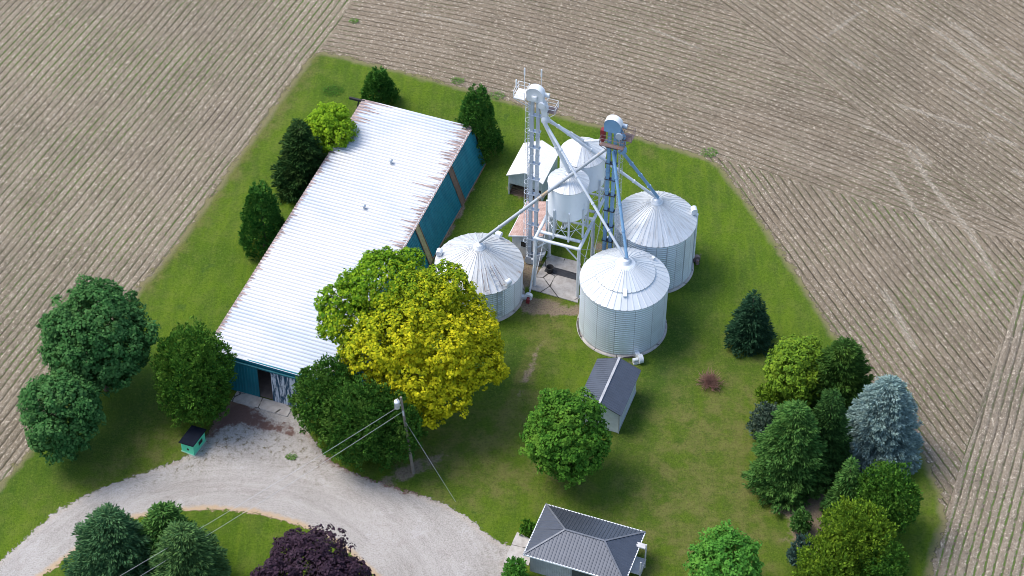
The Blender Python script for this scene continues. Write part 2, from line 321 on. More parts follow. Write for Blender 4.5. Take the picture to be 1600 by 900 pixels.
def barefn(p): return blob(p, [(860, 482, 3.0, 1.0, 105, 1.0), (822, 430, 2.5, 1.6, 20, 1.1), (815, 400, 2.2, 1.6, 20, .9), (835, 480, 1.6, 1.0, 105, .8), (820, 300, 2.2, 1.0, 109, 1.2), (905, 480, 1, .8, 0, .6), (1090, 405, 1.4, .5, 20, .8), (985, 566, 1.2, .6, 100, .5), (900, 345, 1.5, 1, 100, .5), (955, 390, 3, 2, 100, .8), (1108, 590, 1.2, .8, 0, .5), (834, 570, 5, .45, 15, .55), (815, 600, 5, .4, 15, .42),
                     (1240, 760, 5, 2.6, 10, .9), (1225, 700, 3, 2, 10, .5), (1270, 830, 5, 2.0, 10, .8), (640, 735, 4.5, 1.3, 60, .8), (850, 760, 2.5, .8, 100, .25), (720, 275, 9, .35, 19.35, .55), (735, 297, 6, .5, 19.35, .5), (697, 372, 7, .5, 19.35, .6), (1016, 236, .5, .4, 0, .6), (560, 178, 2, .6, 19, .7)])
grid_sheet('lawn', LAWN, .022, m_lawn, .5, 1.6, {'dry': dryfn, 'shade_lush': shade_lushfn, 'bare': barefn})
# gravel driveway
t = NT('gravel'); sdf = t.attr('sdf'); mul = t.attr('mulch'); wd = t.attr('weeds')
n1 = t.noise(.2, detail=4); n2 = t.noise(1.3, detail=5, rough=.7); n3 = t.noise(9, detail=3, rough=.8); arc = t.attr('arc')
cv = t.n.new('ShaderNodeCombineXYZ'); t.L(t.math('MULTIPLY', arc, 1.6), cv.inputs[0]); t.L(t.math('MULTIPLY', t.attr('alongarc'), .12), cv.inputs[1])
tr = t.noise(1.0, cv.outputs[0], detail=5, rough=.65)
c = t.mix(t.step(n1, .3, .7), (.250, .226, .200), (.330, .303, .275)); c = t.mix(t.math('MULTIPLY', t.step(tr, .38, .66), .35), c, (.42, .395, .365)); c = t.mix(t.math('MULTIPLY', t.step(tr, .46, .3), .40), c, (.20, .17, .15)); bl_ = t.noise(.45, detail=5, rough=.75); c = t.mix(t.math('MULTIPLY', t.step(bl_, .54, .70), .5), c, (.21, .17, .145)); c = t.mix(t.math('MULTIPLY', t.step(bl_, .45, .32), .4), c, (.46, .43, .42))
c = t.mix(t.math('MULTIPLY', t.step(n3, .3, .75), .55), c, (.52, .495, .46)); c = t.mix(t.math('MULTIPLY', t.step(n3, .5, .28), .6), c, (.17, .15, .14))
sp = t.math('MULTIPLY', t.step(t.noise(1.7, detail=7, rough=.9), .50, .64), wd, clamp=True); c = t.mix(sp, c, t.mix(n1, (.10, .10, .05), (.16, .12, .08)))
c = t.mix(t.step(t.math('ADD', mul, t.math('MULTIPLY', t.math('SUBTRACT', n2, .5), 2.4)), .35, .85), c, t.mix(n3, (.085, .045, .036), (.19, .12, .10)))
c = t.mix(t.math('MULTIPLY', t.step(t.math('ADD', sdf, t.math('MULTIPLY', t.math('SUBTRACT', n2, .5), 1.0)), .75, .15), t.math('ADD', .15, t.attr('inner'), clamp=True)), c, (.42, .31, .20))
al = t.step(t.math('ADD', sdf, t.math('MULTIPLY', t.math('SUBTRACT', t.noise(1.9, detail=5, rough=.75), .5), 1.9)), -.1, .1)
t.bump(t.math('ADD', n3, t.math('MULTIPLY', n2, .6)), .8, .06); m_grav = t.out(c, .9, alpha=al, spec=.15)
INNER = [(60, 905), (120, 862), (190, 815), (260, 801), (330, 796), (400, 802), (470, 822), (530, 852), (590, 905), (640, 1000)]
DRIVE = [(-80, 960), (0, 878), (50, 832), (90, 798), (160, 762), (250, 730), (287, 716), (318, 690), (332, 662), (350, 640), (368, 618), (430, 630), (470, 650), (490, 690), (520, 722), (560, 742), (600, 756), (640, 768), (700, 790), (735, 812), (770, 842), (812, 858), (790, 880), (790, 905), (790, 1000)] + INNER[::-1] + [(-20, 1000)]
cc = P(330, 1010)[:2]
def innerfn(p):
    q = np.array([P(x, y)[:2] for x, y in INNER]); d = np.full(len(p), 1e9)
    for a, b in zip(q[:-1], q[1:]):
        ab = b - a; tt = np.clip(((p - a) @ ab) / (ab @ ab), 0, 1); d = np.minimum(d, np.linalg.norm(p - a - tt[:, None] * ab, axis=1))
    return 1.2 * np.exp(-(d / .9) ** 2)
grid_sheet('driveway', DRIVE, .030, m_grav, .5, 1.4, {
    'arc': lambda p: np.linalg.norm(p - cc, axis=1), 'alongarc': lambda p: 14 * np.arctan2(p[:, 0] - cc[0], p[:, 1] - cc[1]), 'inner': innerfn,
    'mulch': lambda p: blob(p, [(360, 640, 2.8, 1.2, 109, 1.3), (338, 655, 2.2, 1.4, 60, 1.0), (430, 668, 4.2, .75, 105, .85), (320, 680, 1.6, .8, 60, .6), (640, 762, 4, .8, 112, .8), (580, 742, 5, .7, 112, .8), (540, 722, 2, .6, 112, .6)]),
    'weeds': lambda p: blob(p, [(340, 690, 4, 2.5, 60, .8), (400, 690, 6, 2.0, 100, .75), (460, 705, 4, 2, 100, .8), (500, 725, 4, 2, 110, .6), (300, 720, 4, 2, 70, .7), (200, 755, 8, 1.2, 70, .5), (780, 820, 4, 2, 100, .5), (490, 765, 1.6, .8, 20, .5), (770, 880, 3, 1.2, 10, .6), (620, 765, 6, 1.0, 112, .6)])})
# lawn island inside the drive is the lawn sheet itself; straw trails in the field
m = NT('loose straw'); nn = m.noise(3.4, m.map(m.co(), (1, 1, 1)), detail=5, rough=.85); fa = m.attr('sdf')
al = m.step(m.math('ADD', m.math('MULTIPLY', fa, 1.1), nn), .50, .86); m_straw = m.out(m.mix(nn, (.36, .31, .24), (.58, .51, .40)), .9, alpha=m.math('MULTIPLY', al, .70), spec=.1)
def strip(p0, p1, w, z):
    a = P(*p0)[:2]; b = P(*p1)[:2]; d = b - a; L = np.linalg.norm(d); d /= L; n_ = np.array([-d[1], d[0]]); k = max(2, int(L / .4)); vs = []; at = []
    for i in range(k + 1):
        c = a + d * L * i / k; e = min(i, k - i) / k * 2; j = .12 * math.sin(i * .23)
        for s_ in (-1, -.4, .4, 1): vs.append((*(c + n_ * (s_ * w + j)), z)); at.append((1 - abs(s_)) * .45 - .12 - max(0, .3 - e) * .8)
    return np.array(vs), np.array([[i * 4 + q, i * 4 + q + 1, i * 4 + q + 5, i * 4 + q + 4] for i in range(k) for q in range(3)]), np.array(at)
vs, fs, at, b0 = [], [], [], 0
for i, (p0, p1, w) in enumerate([((1473, 62), (1606, 158), .42), ((1440, 34), (1530, 96), .30), ((1470, 26), (1560, 92), .42), ((1545, 90), (1606, 134), .4), ((1385, 160), (1536, 204), .3), ((1402, 216), (1556, 420), .38), ((1424, 226), (1456, 262), .45), ((1530, 206), (1600, 232), .3),
                                 ((1376, 250), (1482, 400), .35), ((1330, 190), (1440, 236), .25), ((1450, 84), (1520, 130), .35), ((1470, 130), (1600, 200), .25), ((1370, 440), (1440, 560), .4), ((1000, 40), (1110, 82), .22), ((1290, 60), (1350, 15), .3), ((1510, 360), (1560, 440), .3), ((640, 20), (760, 42), .25), ((1380, 5), (1420, 30), .3)] + [((x_, y_), (x_ + l_, y_ + l_ * sl_), w_) for x_, y_, l_, sl_, w_ in [(float(rng.uniform(1180, 1580)), float(rng.uniform(0, 330)), float(rng.uniform(10, 34)), .70, float(rng.uniform(.15, .4))) for _ in range(34)] if y_ < (x_ - 1130) * .6]):
    a_, f_, t_ = strip(p0, p1, w * 1.5, .024 + i * .0004); vs.append(a_); fs.append(f_ + b0); at.append(t_); b0 += len(a_)
o = mesh_np('straw', np.concatenate(vs), np.concatenate(fs), m_straw); a = o.data.attributes.new('sdf', 'FLOAT', 'POINT'); a.data.foreach_set('value', np.concatenate(at).astype(np.float32))
tag(o, 'pale straw lying in loose trails across the field', 'straw', kind='stuff')
# ------------------------------------------------------------------ common paints
white = plain('white paint', (.72, .74, .75), .45); galv = rustmetal('galvanised steel', (.60, .63, .66), amt=.66, metal=.35, rough=.42)
whitegalv = rustmetal('white steel', (.70, .73, .76), amt=.70, metal=.15, rough=.45, scale=2.2)
bluesteel = rustmetal('blue steel', (.20, .36, .54), rust=(.24, .13, .08), amt=.66, metal=.1, rough=.45, scale=2.0)
rusty = rustmetal('rusty steel', (.20, .15, .14), rust=(.24, .10, .07), amt=.54, metal=.1, rough=.8, scale=3)
black = plain('black rubber', (.02, .02, .022), .7); darkm = plain('dark steel', (.05, .05, .055), .6)
red = plain('red paint', (.22, .03, .035), .5); conc = NT('concrete'); nn = conc.noise(1.1, detail=6, rough=.7)
cr = conc.n.new('ShaderNodeTexVoronoi'); cr.feature = 'DISTANCE_TO_EDGE'; cr.inputs['Scale'].default_value = .36; conc.L(conc.map(conc.co(), loc=(.3, .8, 0)), cr.inputs['Vector'])
cc_ = conc.mix(conc.step(nn, .3, .7), (.30, .275, .25), (.47, .44, .41)); crk = conc.math('MULTIPLY', conc.step(cr.outputs[0], .022, .008), conc.step(conc.noise(.9, detail=3), .38, .5)); cc_ = conc.mix(crk, cc_, (.06, .055, .05)); conc = conc.out(cc_, .9)
tealm = NT('teal sheet'); s_ = tealm.sep(tealm.co()); tn = tealm.noise(1.0, tealm.map(tealm.co(), (.8, .8, .25)), detail=5, rough=.7)
tc_ = tealm.mix(tealm.step(tn, .3, .7), (.008, .135, .180), (.014, .19, .235)); tc_ = tealm.mix(tealm.step(tealm.noise(2.6, detail=5, rough=.8), .73, .78), tc_, (.3, .36, .38)); teal = tealm.out(tc_, .5, 0.)
# ------------------------------------------------------------------ the machine shed (teal walls, white ribbed roof)
ZB = 4.6; B0 = P(567.5, 158.6, ZB); B0[2] = 0; WB, LB, FL = 12.1, 37.9, 1.45
barn = thing('machine_shed', 'long teal machine shed with a flat white ribbed metal roof, rusty at the eaves', 'barn', B0, -AZ)
# local: x = across, y = away; runs y from -LB to 0
# roof, real ribs
rs = .45; prof = []; y = -LB - .12
while y < .12:
    prof += [(y, 0), (y + rs * .62, 0), (y + rs * .70, .055), (y + rs * .92, .055)]; y += rs
prof.append((.12, 0)); zr = lambda x: ZB + .16 - .010 * x
vs = []
xs = [-.12] + [WB * k / 6 for k in range(1, 6)] + [WB + .12]
for (yy, h) in prof:
    for k, x in enumerate(xs): vs.append((x, min(yy, .12), zr(x) + h + (.02 * math.sin(yy * 1.3 + k) if 0 < k < 6 else 0)))
nx_ = len(xs); fs = np.array([[i * nx_ + k, i * nx_ + k + 1, (i + 1) * nx_ + k + 1, (i + 1) * nx_ + k] for i in range(len(prof) - 1) for k in range(nx_ - 1)])
t = NT('white barn roof'); x, y_, z = t.sep(t.co())
er = t.math('SUBTRACT', WB, x); el = x; rowid = t.math('FLOOR', t.math('DIVIDE', t.math('ADD', y_, LB + .12), rs))
wnn = t.n.new('ShaderNodeTexWhiteNoise'); wnn.noise_dimensions = '1D'; t.L(rowid, wnn.inputs['W'])
rn = t.noise(1.0, t.map(t.co(), (.7, 7.0, 1)), detail=4, rough=.75)
far = t.step(y_, -34., -1.); pz = t.math('ABSOLUTE', t.math('SUBTRACT', t.math('FRACT', t.math('DIVIDE', t.math('ADD', y_, LB + .12), rs)), .42)); taper = t.step(pz, .5, .0)
lowf = t.noise(1.0, t.map(t.co(), (.0, .35, 0)), detail=3, rough=.7)
reach = t.math('MULTIPLY', t.math('MULTIPLY', t.math('ADD', wnn.outputs[0], .1), taper), t.math('MULTIPLY', t.step(lowf, .30, .62), t.math('ADD', 1.1, t.math('MULTIPLY', far, 2.1))))
m1 = t.step(t.math('ADD', t.math('SUBTRACT', er, reach), t.math('MULTIPLY', t.math('SUBTRACT', rn, .5), 1.6)), .12, -.2)
reach2 = t.math('MULTIPLY', t.math('MULTIPLY', wnn.outputs[0], taper), t.math('ADD', .65, t.math('MULTIPLY', t.step(y_, -5, -1), 3.4)))
m2 = t.step(t.math('ADD', t.math('SUBTRACT', el, reach2), t.math('MULTIPLY', t.math('SUBTRACT', rn, .5), 1.4)), .16, -.1)
c = t.mix(t.step(t.noise(.13, detail=3, rough=.5), .38, .66), (.40, .45, .52), (.555, .555, .555))  # broad bluish patches paint the sky's reflection into the roof colour
c = t.mix(t.math('MULTIPLY', t.step(t.noise(1.0, t.map(t.co(), (.25, 1.8, 1)), detail=5, rough=.7), .5, .8), .45), c, (.50, .50, .515))
pf = t.math('FRACT', t.math('DIVIDE', t.math('ADD', y_, LB + .12), rs)); grv = t.math('MULTIPLY', t.step(t.math('ABSOLUTE', t.math('SUBTRACT', pf, .97)), .20, .05), .85)
c = t.mix(grv, c, (.30, .31, .34)); c = t.mix(t.math('MULTIPLY', t.math('MAXIMUM', m1, m2), .9), c, t.mix(t.step(rn, .35, .6), (.09, .05, .045), (.36, .26, .23)))
m_roof = t.out(c, .42, .12)
roof = mesh_np('roof', np.array(vs), fs, m_roof, barn)
tr_ = MB(); tr_.box((WB / 2, -LB + .02, ZB - .06), (WB, .12, .36)); tr_.build('fascia', teal, barn); tr_ = MB(); tr_.box((WB / 2, -.02, ZB - .2), (WB, .12, .30)); tr_.build('fascia', teal, barn)
tr_ = MB(); tr_.box((WB - .04, -LB / 2, ZB - .06), (.08, LB, .24)); etm = plain('eave trim', (.55, .56, .57)); tr_.build('eave_trim', etm, barn); tr_ = MB(); tr_.box((.04, -LB / 2, ZB + .02), (.08, LB, .22)); tr_.build('eave_trim', etm, barn)
def ribwall(p0, p1, p2, p3, sp=.25, h=.035, out=None):
    """sheet p0-p1 bottom, p3-p2 top with raised vertical ribs"""
    p0, p1, p2, p3 = map(lambda q: np.array(q, float), (p0, p1, p2, p3)); L = np.linalg.norm(p1 - p0); n_ = max(1, int(L / sp)); nv = np.cross(p1 - p0, p3 - p0); nv /= np.linalg.norm(nv)
    ts = []
    for i in range(n_):
        for f_, d_ in ((0, 0), (.62, 0), (.72, h), (.9, h)): ts.append(((i + f_) / n_, d_))
    ts.append((1, 0)); mb = MB()
    vs_ = [q for (t_, d_) in ts for q in (p0 + (p1 - p0) * t_ + nv * d_, p3 + (p2 - p3) * t_ + nv * d_)]
    mb.add(vs_, [(2 * i, 2 * i + 2, 2 * i + 3, 2 * i + 1) for i in range(len(ts) - 1)]); return mb
side = ribwall((WB + FL, -LB, .15), (WB + FL, 0, .15), (WB, 0, ZB), (WB, -LB, ZB)); o = side.build('wall', teal, barn)
ribwall((-FL, 0, .0), (-FL, -LB, .0), (0, -LB, ZB), (0, 0, ZB)).build('wall', teal, barn)
ribwall((WB + FL, 0, 0), (-FL, 0, 0), (0, 0, ZB), (WB, 0, ZB)).build('wall', teal, barn)
DX0, DX1, DXR, DH = 5.05, 6.45, 8.9, 3.95      # door opening
f1 = ribwall((-FL, -LB, 0), (DX0, -LB, 0), (DX0, -LB, ZB), (0, -LB, ZB)); f2 = ribwall((DX1, -LB, 0), (WB + FL, -LB, 0), (WB, -LB, ZB), (DX1, -LB, ZB))
f1.add(f2.v, f2.f); f1.box(((DX0 + DX1) / 2, -LB + .03, (DH + ZB) / 2), (DX1 - DX0, .06, ZB - DH)); f1.build('wall', teal, barn)
dl = ribwall((1.6, -LB - .12, .08), (DX0 + .0, -LB - .12, .08), (DX0 + .0, -LB - .12, DH + .1), (1.6, -LB - .12, DH + .1), .3, .03); dl.box(((1.6 + DX0) / 2, -LB - .10, DH / 2 + .1), (DX0 - 1.6, .03, DH)); dl.build('sliding_door', teal, barn, 'plain teal sliding door')
t = NT('flaking white paint'); x, y_, z = t.sep(t.co()); fn_ = t.noise(1.0, t.map(t.co(), (3.6, 1, .45)), detail=6, rough=.75)
fp = t.out(t.mix(t.step(fn_, .47, .54), (.012, .06, .11), (.58, .62, .68)), .7)
dr = ribwall((DX1, -LB - .12, .08), (DXR, -LB - .12, .08), (DXR, -LB - .12, DH + .1), (DX1, -LB - .12, DH + .1), .3, .03); dr.box(((DX1 + DXR) / 2, -LB - .10, DH / 2 + .1), (DXR - DX1, .03, DH)); dr.build('sliding_door', fp, barn, 'sliding door with flaking white paint')
rl = MB(); rl.box((5.4, -LB - .16, DH + .22), (8.4, .16, .14)); rl.build('door_rail', plain('door rail', (.02, .12, .15)), barn)
wood = plain('brown board', (.15, .10, .07), .8); ylw = plain('yellowed panel', (.30, .27, .13), .7, scale=3)
for yy, mt in ((-6.6, wood), (-15.7, ylw)):
    s1 = MB(); w_ = .42
    s1.prism([(WB + .0, yy - w_, ZB - .02), (WB + FL + .0, yy - w_, .16), (WB + FL + .07, yy - w_, .18), (WB + .07, yy - w_, ZB)], (0, 2 * w_, 0)); pn = s1.build('panel_strip', mt, barn)
    s2 = MB()
    for q in (-.44, .44): s2.prism([(WB + .05, yy + q - .04, ZB - .02), (WB + FL + .05, yy + q - .04, .16), (WB + FL + .12, yy + q - .04, .18), (WB + .12, yy + q - .04, ZB)], (0, .08, 0))
    s2.build('batten', wood, pn)
sk = MB(); sk.box((WB + FL + .03, -LB / 2, .09), (.10, LB, .18)); sk.build('base_board', plain('base board', (.24, .17, .12), .9), barn)
bm = MB(); bm.beam((-1.55, .0, ZB + .05), (.2, .0, ZB + .05), .22, .24); bm.beam((-.5, 0, ZB), (-1.2, 0, 1.), .12); bm.build('eave_beam', plain('tarred beam', (.03, .03, .028), .8), barn)
def roof_vent(x, y):
    v_ = MB(); v_.lathe((x, y, zr(x)), [(.16, 0), (.13, .06), (.11, .38), (.0, .38)], 12); v_.lathe((x, y, zr(x) + .42), [(.2, -.04), (.2, .02), (.02, .12)], 12); v_.build('roof_vent', galv, barn)
o_ = np.array(B0)
def bl(px, py, z=ZB + .2): d = P(px, py, z) - o_; return float(d @ U), float(d @ V)
roof_vent(*bl(611, 254)); roof_vent(*bl(569, 325))
fl_ = MB(); fl_.quad((-FL + .1, -LB + .05, .05), (WB + FL - .1, -LB + .05, .05), (WB + FL - .1, -.05, .05), (-FL + .1, -.05, .05)); fl_.build('floor', plain('dirt floor', (.26, .19, .15), .95), barn)
ap = MB(); a0, a1 = bl(388, 624, 0), bl(465, 650, 0)
ap.box((5.6, -LB - .80, .05), (5.7, 1.35, .13)); ap.build('apron_slab', conc, barn)
# ------------------------------------------------------------------ grain bins
def ribbed_cone(mb, r0, z0, r1, z1, n, rib=.05):
    for i in range(n):
        a0 = 2 * math.pi * i / n; a1 = 2 * math.pi * (i + 1) / n; ra = 2 * math.pi * .13 / n
        pts = [(a0, 0), (a0 + ra * .6, rib), (a0 + ra * 1.6, rib), (a0 + ra * 2.2, 0), (a1, 0)]
        vs = [(r * math.cos(a), r * math.sin(a), z + h) for (a, h) in pts for r, z in ((r0, z0), (r1, z1))]
        mb.add(vs, [(2 * k, 2 * k + 2, 2 * k + 3, 2 * k + 1) for k in range(4)])
def bin_vent(root, a, rr, z, name='roof_vent', s=1.0):
    v = MB(); c = np.array([rr * math.cos(a), rr * math.sin(a), z]); o_ = np.array([math.cos(a), math.sin(a), 0]); tt = np.array([-math.sin(a), math.cos(a), 0])
    v.box(c + Z * .10 * s, (.42 * s, .40 * s, .40 * s), [o_, tt, Z]); v.tube(c + Z * .32 * s - tt * .27 * s + o_ * .05, c + Z * .32 * s + tt * .27 * s + o_ * .05, .26 * s, 14); v.build(name, whitegalv, root)
def grain_bin(label, cx, cy, r, h, zc, rise, n_rib=36, ring=None, seam=14, stain=.55, rust=.66, group='round steel grain bins'):
    c = P(cx, cy, h); root = thing('grain_bin', label, 'grain bin', (c[0], c[1], 0), 0, group)
    f = MB(); f.lathe((0, 0, 0), [(r + .22, 0), (r + .20, .18), (r - .05, .20)], 56); f.build('foundation', conc, root)
    wv = MB(); wv.lathe((0, 0, 0), [(r, .15), (r, h)], 72); wv.build('wall', bin_wall('bin wall', seam_n=seam, radius=r), root)
    rf = MB(); ro = r + .10; rt = .42
    if ring:
        rm = ring * r; zm = h + rise * (ro - rm) / (ro - rt); ribbed_cone(rf, ro, h - .03, rm, zm, n_rib); ribbed_cone(rf, rm + .12, zm + .05, rt, h + rise, n_rib)
        rf.lathe((0, 0, 0), [(rm + .13, zm - .06), (rm + .13, zm + .06)], 48)
    else: ribbed_cone(rf, ro, h - .03, rt, h + rise, n_rib)
    rf.lathe((0, 0, 0), [(ro, h - .11), (ro, h - .03)], 64)
    ro_ = rf.build('roof', bin_roof('bin roof', n_rib, stain=stain, rust=rust), root)
    cl = MB(); cl.lathe((0, 0, h + rise), [(.62, -.14), (.60, -.02), (.44, .02), (.42, .26), (.30, .34), (0, .36)], 20); cl.build('collar', whitegalv, root)
    return root, ro_
def ladder(mb, a, b, w, side, rung=.32, rr=.022):
    a = np.array(a, float); b = np.array(b, float); side = np.array(side, float) / np.linalg.norm(side); L = np.linalg.norm(b - a)
    for s_ in (-1, 1): mb.beam(a + side * s_ * w / 2, b + side * s_ * w / 2, rr * 2)
    k = int(L / rung)
    for i in range(1, k): c = a + (b - a) * i / k; mb.beam(c - side * w / 2, c + side * w / 2, rr * 1.5)
HA = 6.4
binA, rA = grain_bin('nearest white grain bin, with a stepped ring on its cone roof, behind the small shed', 976, 435, 4.18, HA, 0, 2.25, 40, ring=.66, seam=14, stain=.66, rust=.78)
sk_ = MB(); sk_.lathe((0, 0, HA + 2.25), [(1.0, -.32), (.85, -.18), (.6, -.05)], 28); sk_.build('roof_collar', white, binA)
h_ = MB(); aa = R(-92); c_ = np.array([2.85 * math.cos(aa), 2.85 * math.sin(aa), HA + .9]); h_.box(c_, (.35, .75, .35), [np.array([1, 0, 0]), np.array([0, .88, .47]), np.array([0, -.47, .88])]); h_.build('hatch', white, binA)
bin_vent(binA, R(38), 3.5, HA + .45, 'roof_vent', .6)
binB, rB = grain_bin('large white grain bin at the right rear, beside the blue elevator', 1024, 341.5, 3.95, HA, 0, 2.35, 44, seam=12, stain=.5, rust=.62)
v = MB(); aa = R(8); e_ = np.array([math.cos(aa), math.sin(aa), 0]); v.tube(e_ * 4.12 + Z * .6, e_ * 4.12 + Z * HA, .14, 10); v.tube(e_ * 4.12 + Z * HA, e_ * 3.75 + Z * (HA + .45), .2, 10); v.build('downspout', white, binB)
bin_vent(binB, aa, 3.75, HA + .35, 'roof_vent', 1.15)
st_ = MB()
for k in range(12):
    a_ = R(15 + 30 * k); st_.beam((3.99 * math.cos(a_), 3.99 * math.sin(a_), .2), (3.99 * math.cos(a_), 3.99 * math.sin(a_), HA - .1), .07)
st_.build('stiffener', galv, binB)
binC, rC = grain_bin('stained lower grain bin between the long shed and concrete pad, partly behind the golden tree', 748.8, 411.5, 4.24, 4.0, 0, 2.3, 38, seam=20, stain=.46, rust=.58)
for px_, py_ in ((687, 395), (699, 431), (779, 368), (793, 440)):
    w_ = P(px_, py_, 4.6); d_ = w_[:2] - np.array(binC.location)[:2]; bin_vent(binC, math.atan2(d_[1], d_[0]), float(np.linalg.norm(d_)), 4.0 + 2.3 * max(0., (4.34 - np.linalg.norm(d_))) / 3.9 + .1, 'roof_vent', 1.1)
l_ = MB(); aa = R(-62); e_ = np.array([math.cos(aa), math.sin(aa), 0]); tt_ = np.array([-e_[1], e_[0], 0]); ladder(l_, e_ * 4.34 + Z * .5, e_ * 4.34 + Z * 4.1, .5, tt_, rr=.035)
ladder(l_, e_ * 4.2 + Z * 4.25, e_ * 1.9 + Z * 5.6, .5, tt_, .5, .03); l_.build('ladder', darkm if False else galv, binC)
hr = MB()
for s_ in (-.9, .9):
    for q in (-.22, .22): hr.tube(e_ * 4.0 + tt_ * (s_ + q - .3) + Z * 4.35, e_ * 2.2 + tt_ * (s_ * .5 + q - .2) + Z * 5.5, .025, 6)
    hr.tube(e_ * 4.0 + tt_ * (s_ - .52) + Z * 4.35, e_ * 4.0 + tt_ * (s_ - .08) + Z * 4.35, .025, 6)
hr.build('grab_rail', rusty, binC)
# two raised hopper bins on the drive-through frame
FO = P(835, 447); FO[2] = 0; ZF = 6.5
def W(u, v_, z): return FO + U * u + V * v_ + Z * z
frame = thing('loading_frame', 'tall white steel drive-through frame standing over the concrete pad', 'steel frame', FO, -AZ)
LU, LV = 4.45, 4.45
for i, u in enumerate((0, LU)):
    for j in range(3):
        l_ = MB(); l_.tube((u, j * LV, 0), (u, j * LV, ZF), .17, 12); l_.box((u, j * LV, .05), (.5, .5, .08)); l_.build('leg', whitegalv, frame)
b_ = MB()
for j in range(3): b_.tube((-.15, j * LV, ZF), (LU + .15, j * LV, ZF), .17, 12)
b_.tube((.2, 1.05, ZF), (LU - .2, 1.05, ZF), .17, 12); b_.tube((.2, 3.4, ZF), (LU - .2, 3.4, ZF), .12, 12); b_.tube((.2, 5.5, ZF), (LU - .2, 5.5, ZF), .15, 12); b_.tube((.2, 7.9, ZF), (LU - .2, 7.9, ZF), .12, 12)
for u in (0, LU): b_.tube((u, -.2, ZF), (u, 2 * LV + .25, ZF), .17, 12)
b_.build('beam', whitegalv, frame)
br = MB()
for u in (0, LU):
    for j in range(2): br.tube((u, j * LV, .6), (u, (j + 1) * LV, ZF - .3), .035, 6); br.tube((u, j * LV, ZF - .3), (u, (j + 1) * LV, .6), .035, 6)
for j in range(3): br.tube((0, j * LV, ZF - 1.4), (1.3, j * LV, ZF), .08, 8); br.tube((LU, j * LV, ZF - 1.6), (LU - 1.5, j * LV, ZF), .08, 8)
br.build('brace', whitegalv, frame)
def hopper_bin(label, u, v_, r, zb, h, rise):
    c = W(u, v_, 0); root = thing('hopper_bin', label, 'hopper bin', (c[0], c[1], ZF), -AZ, None); zb -= ZF
    w_ = MB(); w_.lathe((0, 0, 0), [(r, zb), (r, zb + h)], 56); w_.build('wall', hopwall, root)
    rf = MB(); ribbed_cone(rf, r + .07, zb + h - .02, .35, zb + h + rise, 20, .025); rf.lathe((0, 0, 0), [(r + .07, zb + h - .08), (r + .07, zb + h - .02)], 48); rf.build('roof', hoproof, root)
    hp = MB(); hp.lathe((0, 0, 0), [(r, zb), (.3, zb - r * .95), (.3, zb - r * .95 - .4)], 32); hp.build('hopper', whitegalv, root)
    cl = MB(); cl.lathe((0, 0, zb + h + rise), [(.42, -.1), (.40, .16), (.2, .24), (0, .25)], 16); cl.build('collar', galv, root)
    for k in range(8):
        a_ = R(22.5 + 45 * k); x_, y_ = r * math.cos(a_), r * math.sin(a_); xf = max(-1.05 * r, min(1.05 * r, x_)); yf = max(-1.05 * r, min(1.05 * r, y_))
        l_ = MB(); l_.beam((x_ * 1.03, y_ * 1.03, zb + 1.15), (x_ * 1.03, y_ * 1.03, .12), .16); l_.build('leg', whitegalv, root)
    b2 = MB()
    for k in range(8):
        a0, a1 = R(22.5 + 45 * k), R(67.5 + 45 * k)
        p_, q_ = np.array([r * math.cos(a0), r * math.sin(a0), 0]), np.array([r * math.cos(a1), r * math.sin(a1), 0])
        b2.tube(p_ + Z * .3, q_ + Z * (zb - .1), .028, 6); b2.tube(q_ + Z * .3, p_ + Z * (zb - .1), .028, 6); b2.tube(p_ + Z * (zb * .5), q_ + Z * (zb * .5), .028, 6)
    b2.build('brace', whitegalv, root); return root
t = NT('smooth bin wall'); n_ = t.noise(.9, t.map(t.co(), (1, 1, .5)), detail=5, rough=.7); hopwall = t.out(t.mix(t.math('MULTIPLY', t.step(n_, .5, .8), .5), (.74, .77, .80), (.50, .50, .50)), .42, .1)
hoproof = bin_roof('hopper roof', 20, (.68, .70, .71), .5, .6)
binE = hopper_bin('smooth white hopper bin raised on legs above the front bay of the frame', 2.42, 2.35, 1.93, 9.15, 3.6, .85)
binD = hopper_bin('wider white hopper bin with a ribbed cone roof raised behind the smooth one', 2.4, 6.75, 2.2, 9.3, 3.4, 1.15)
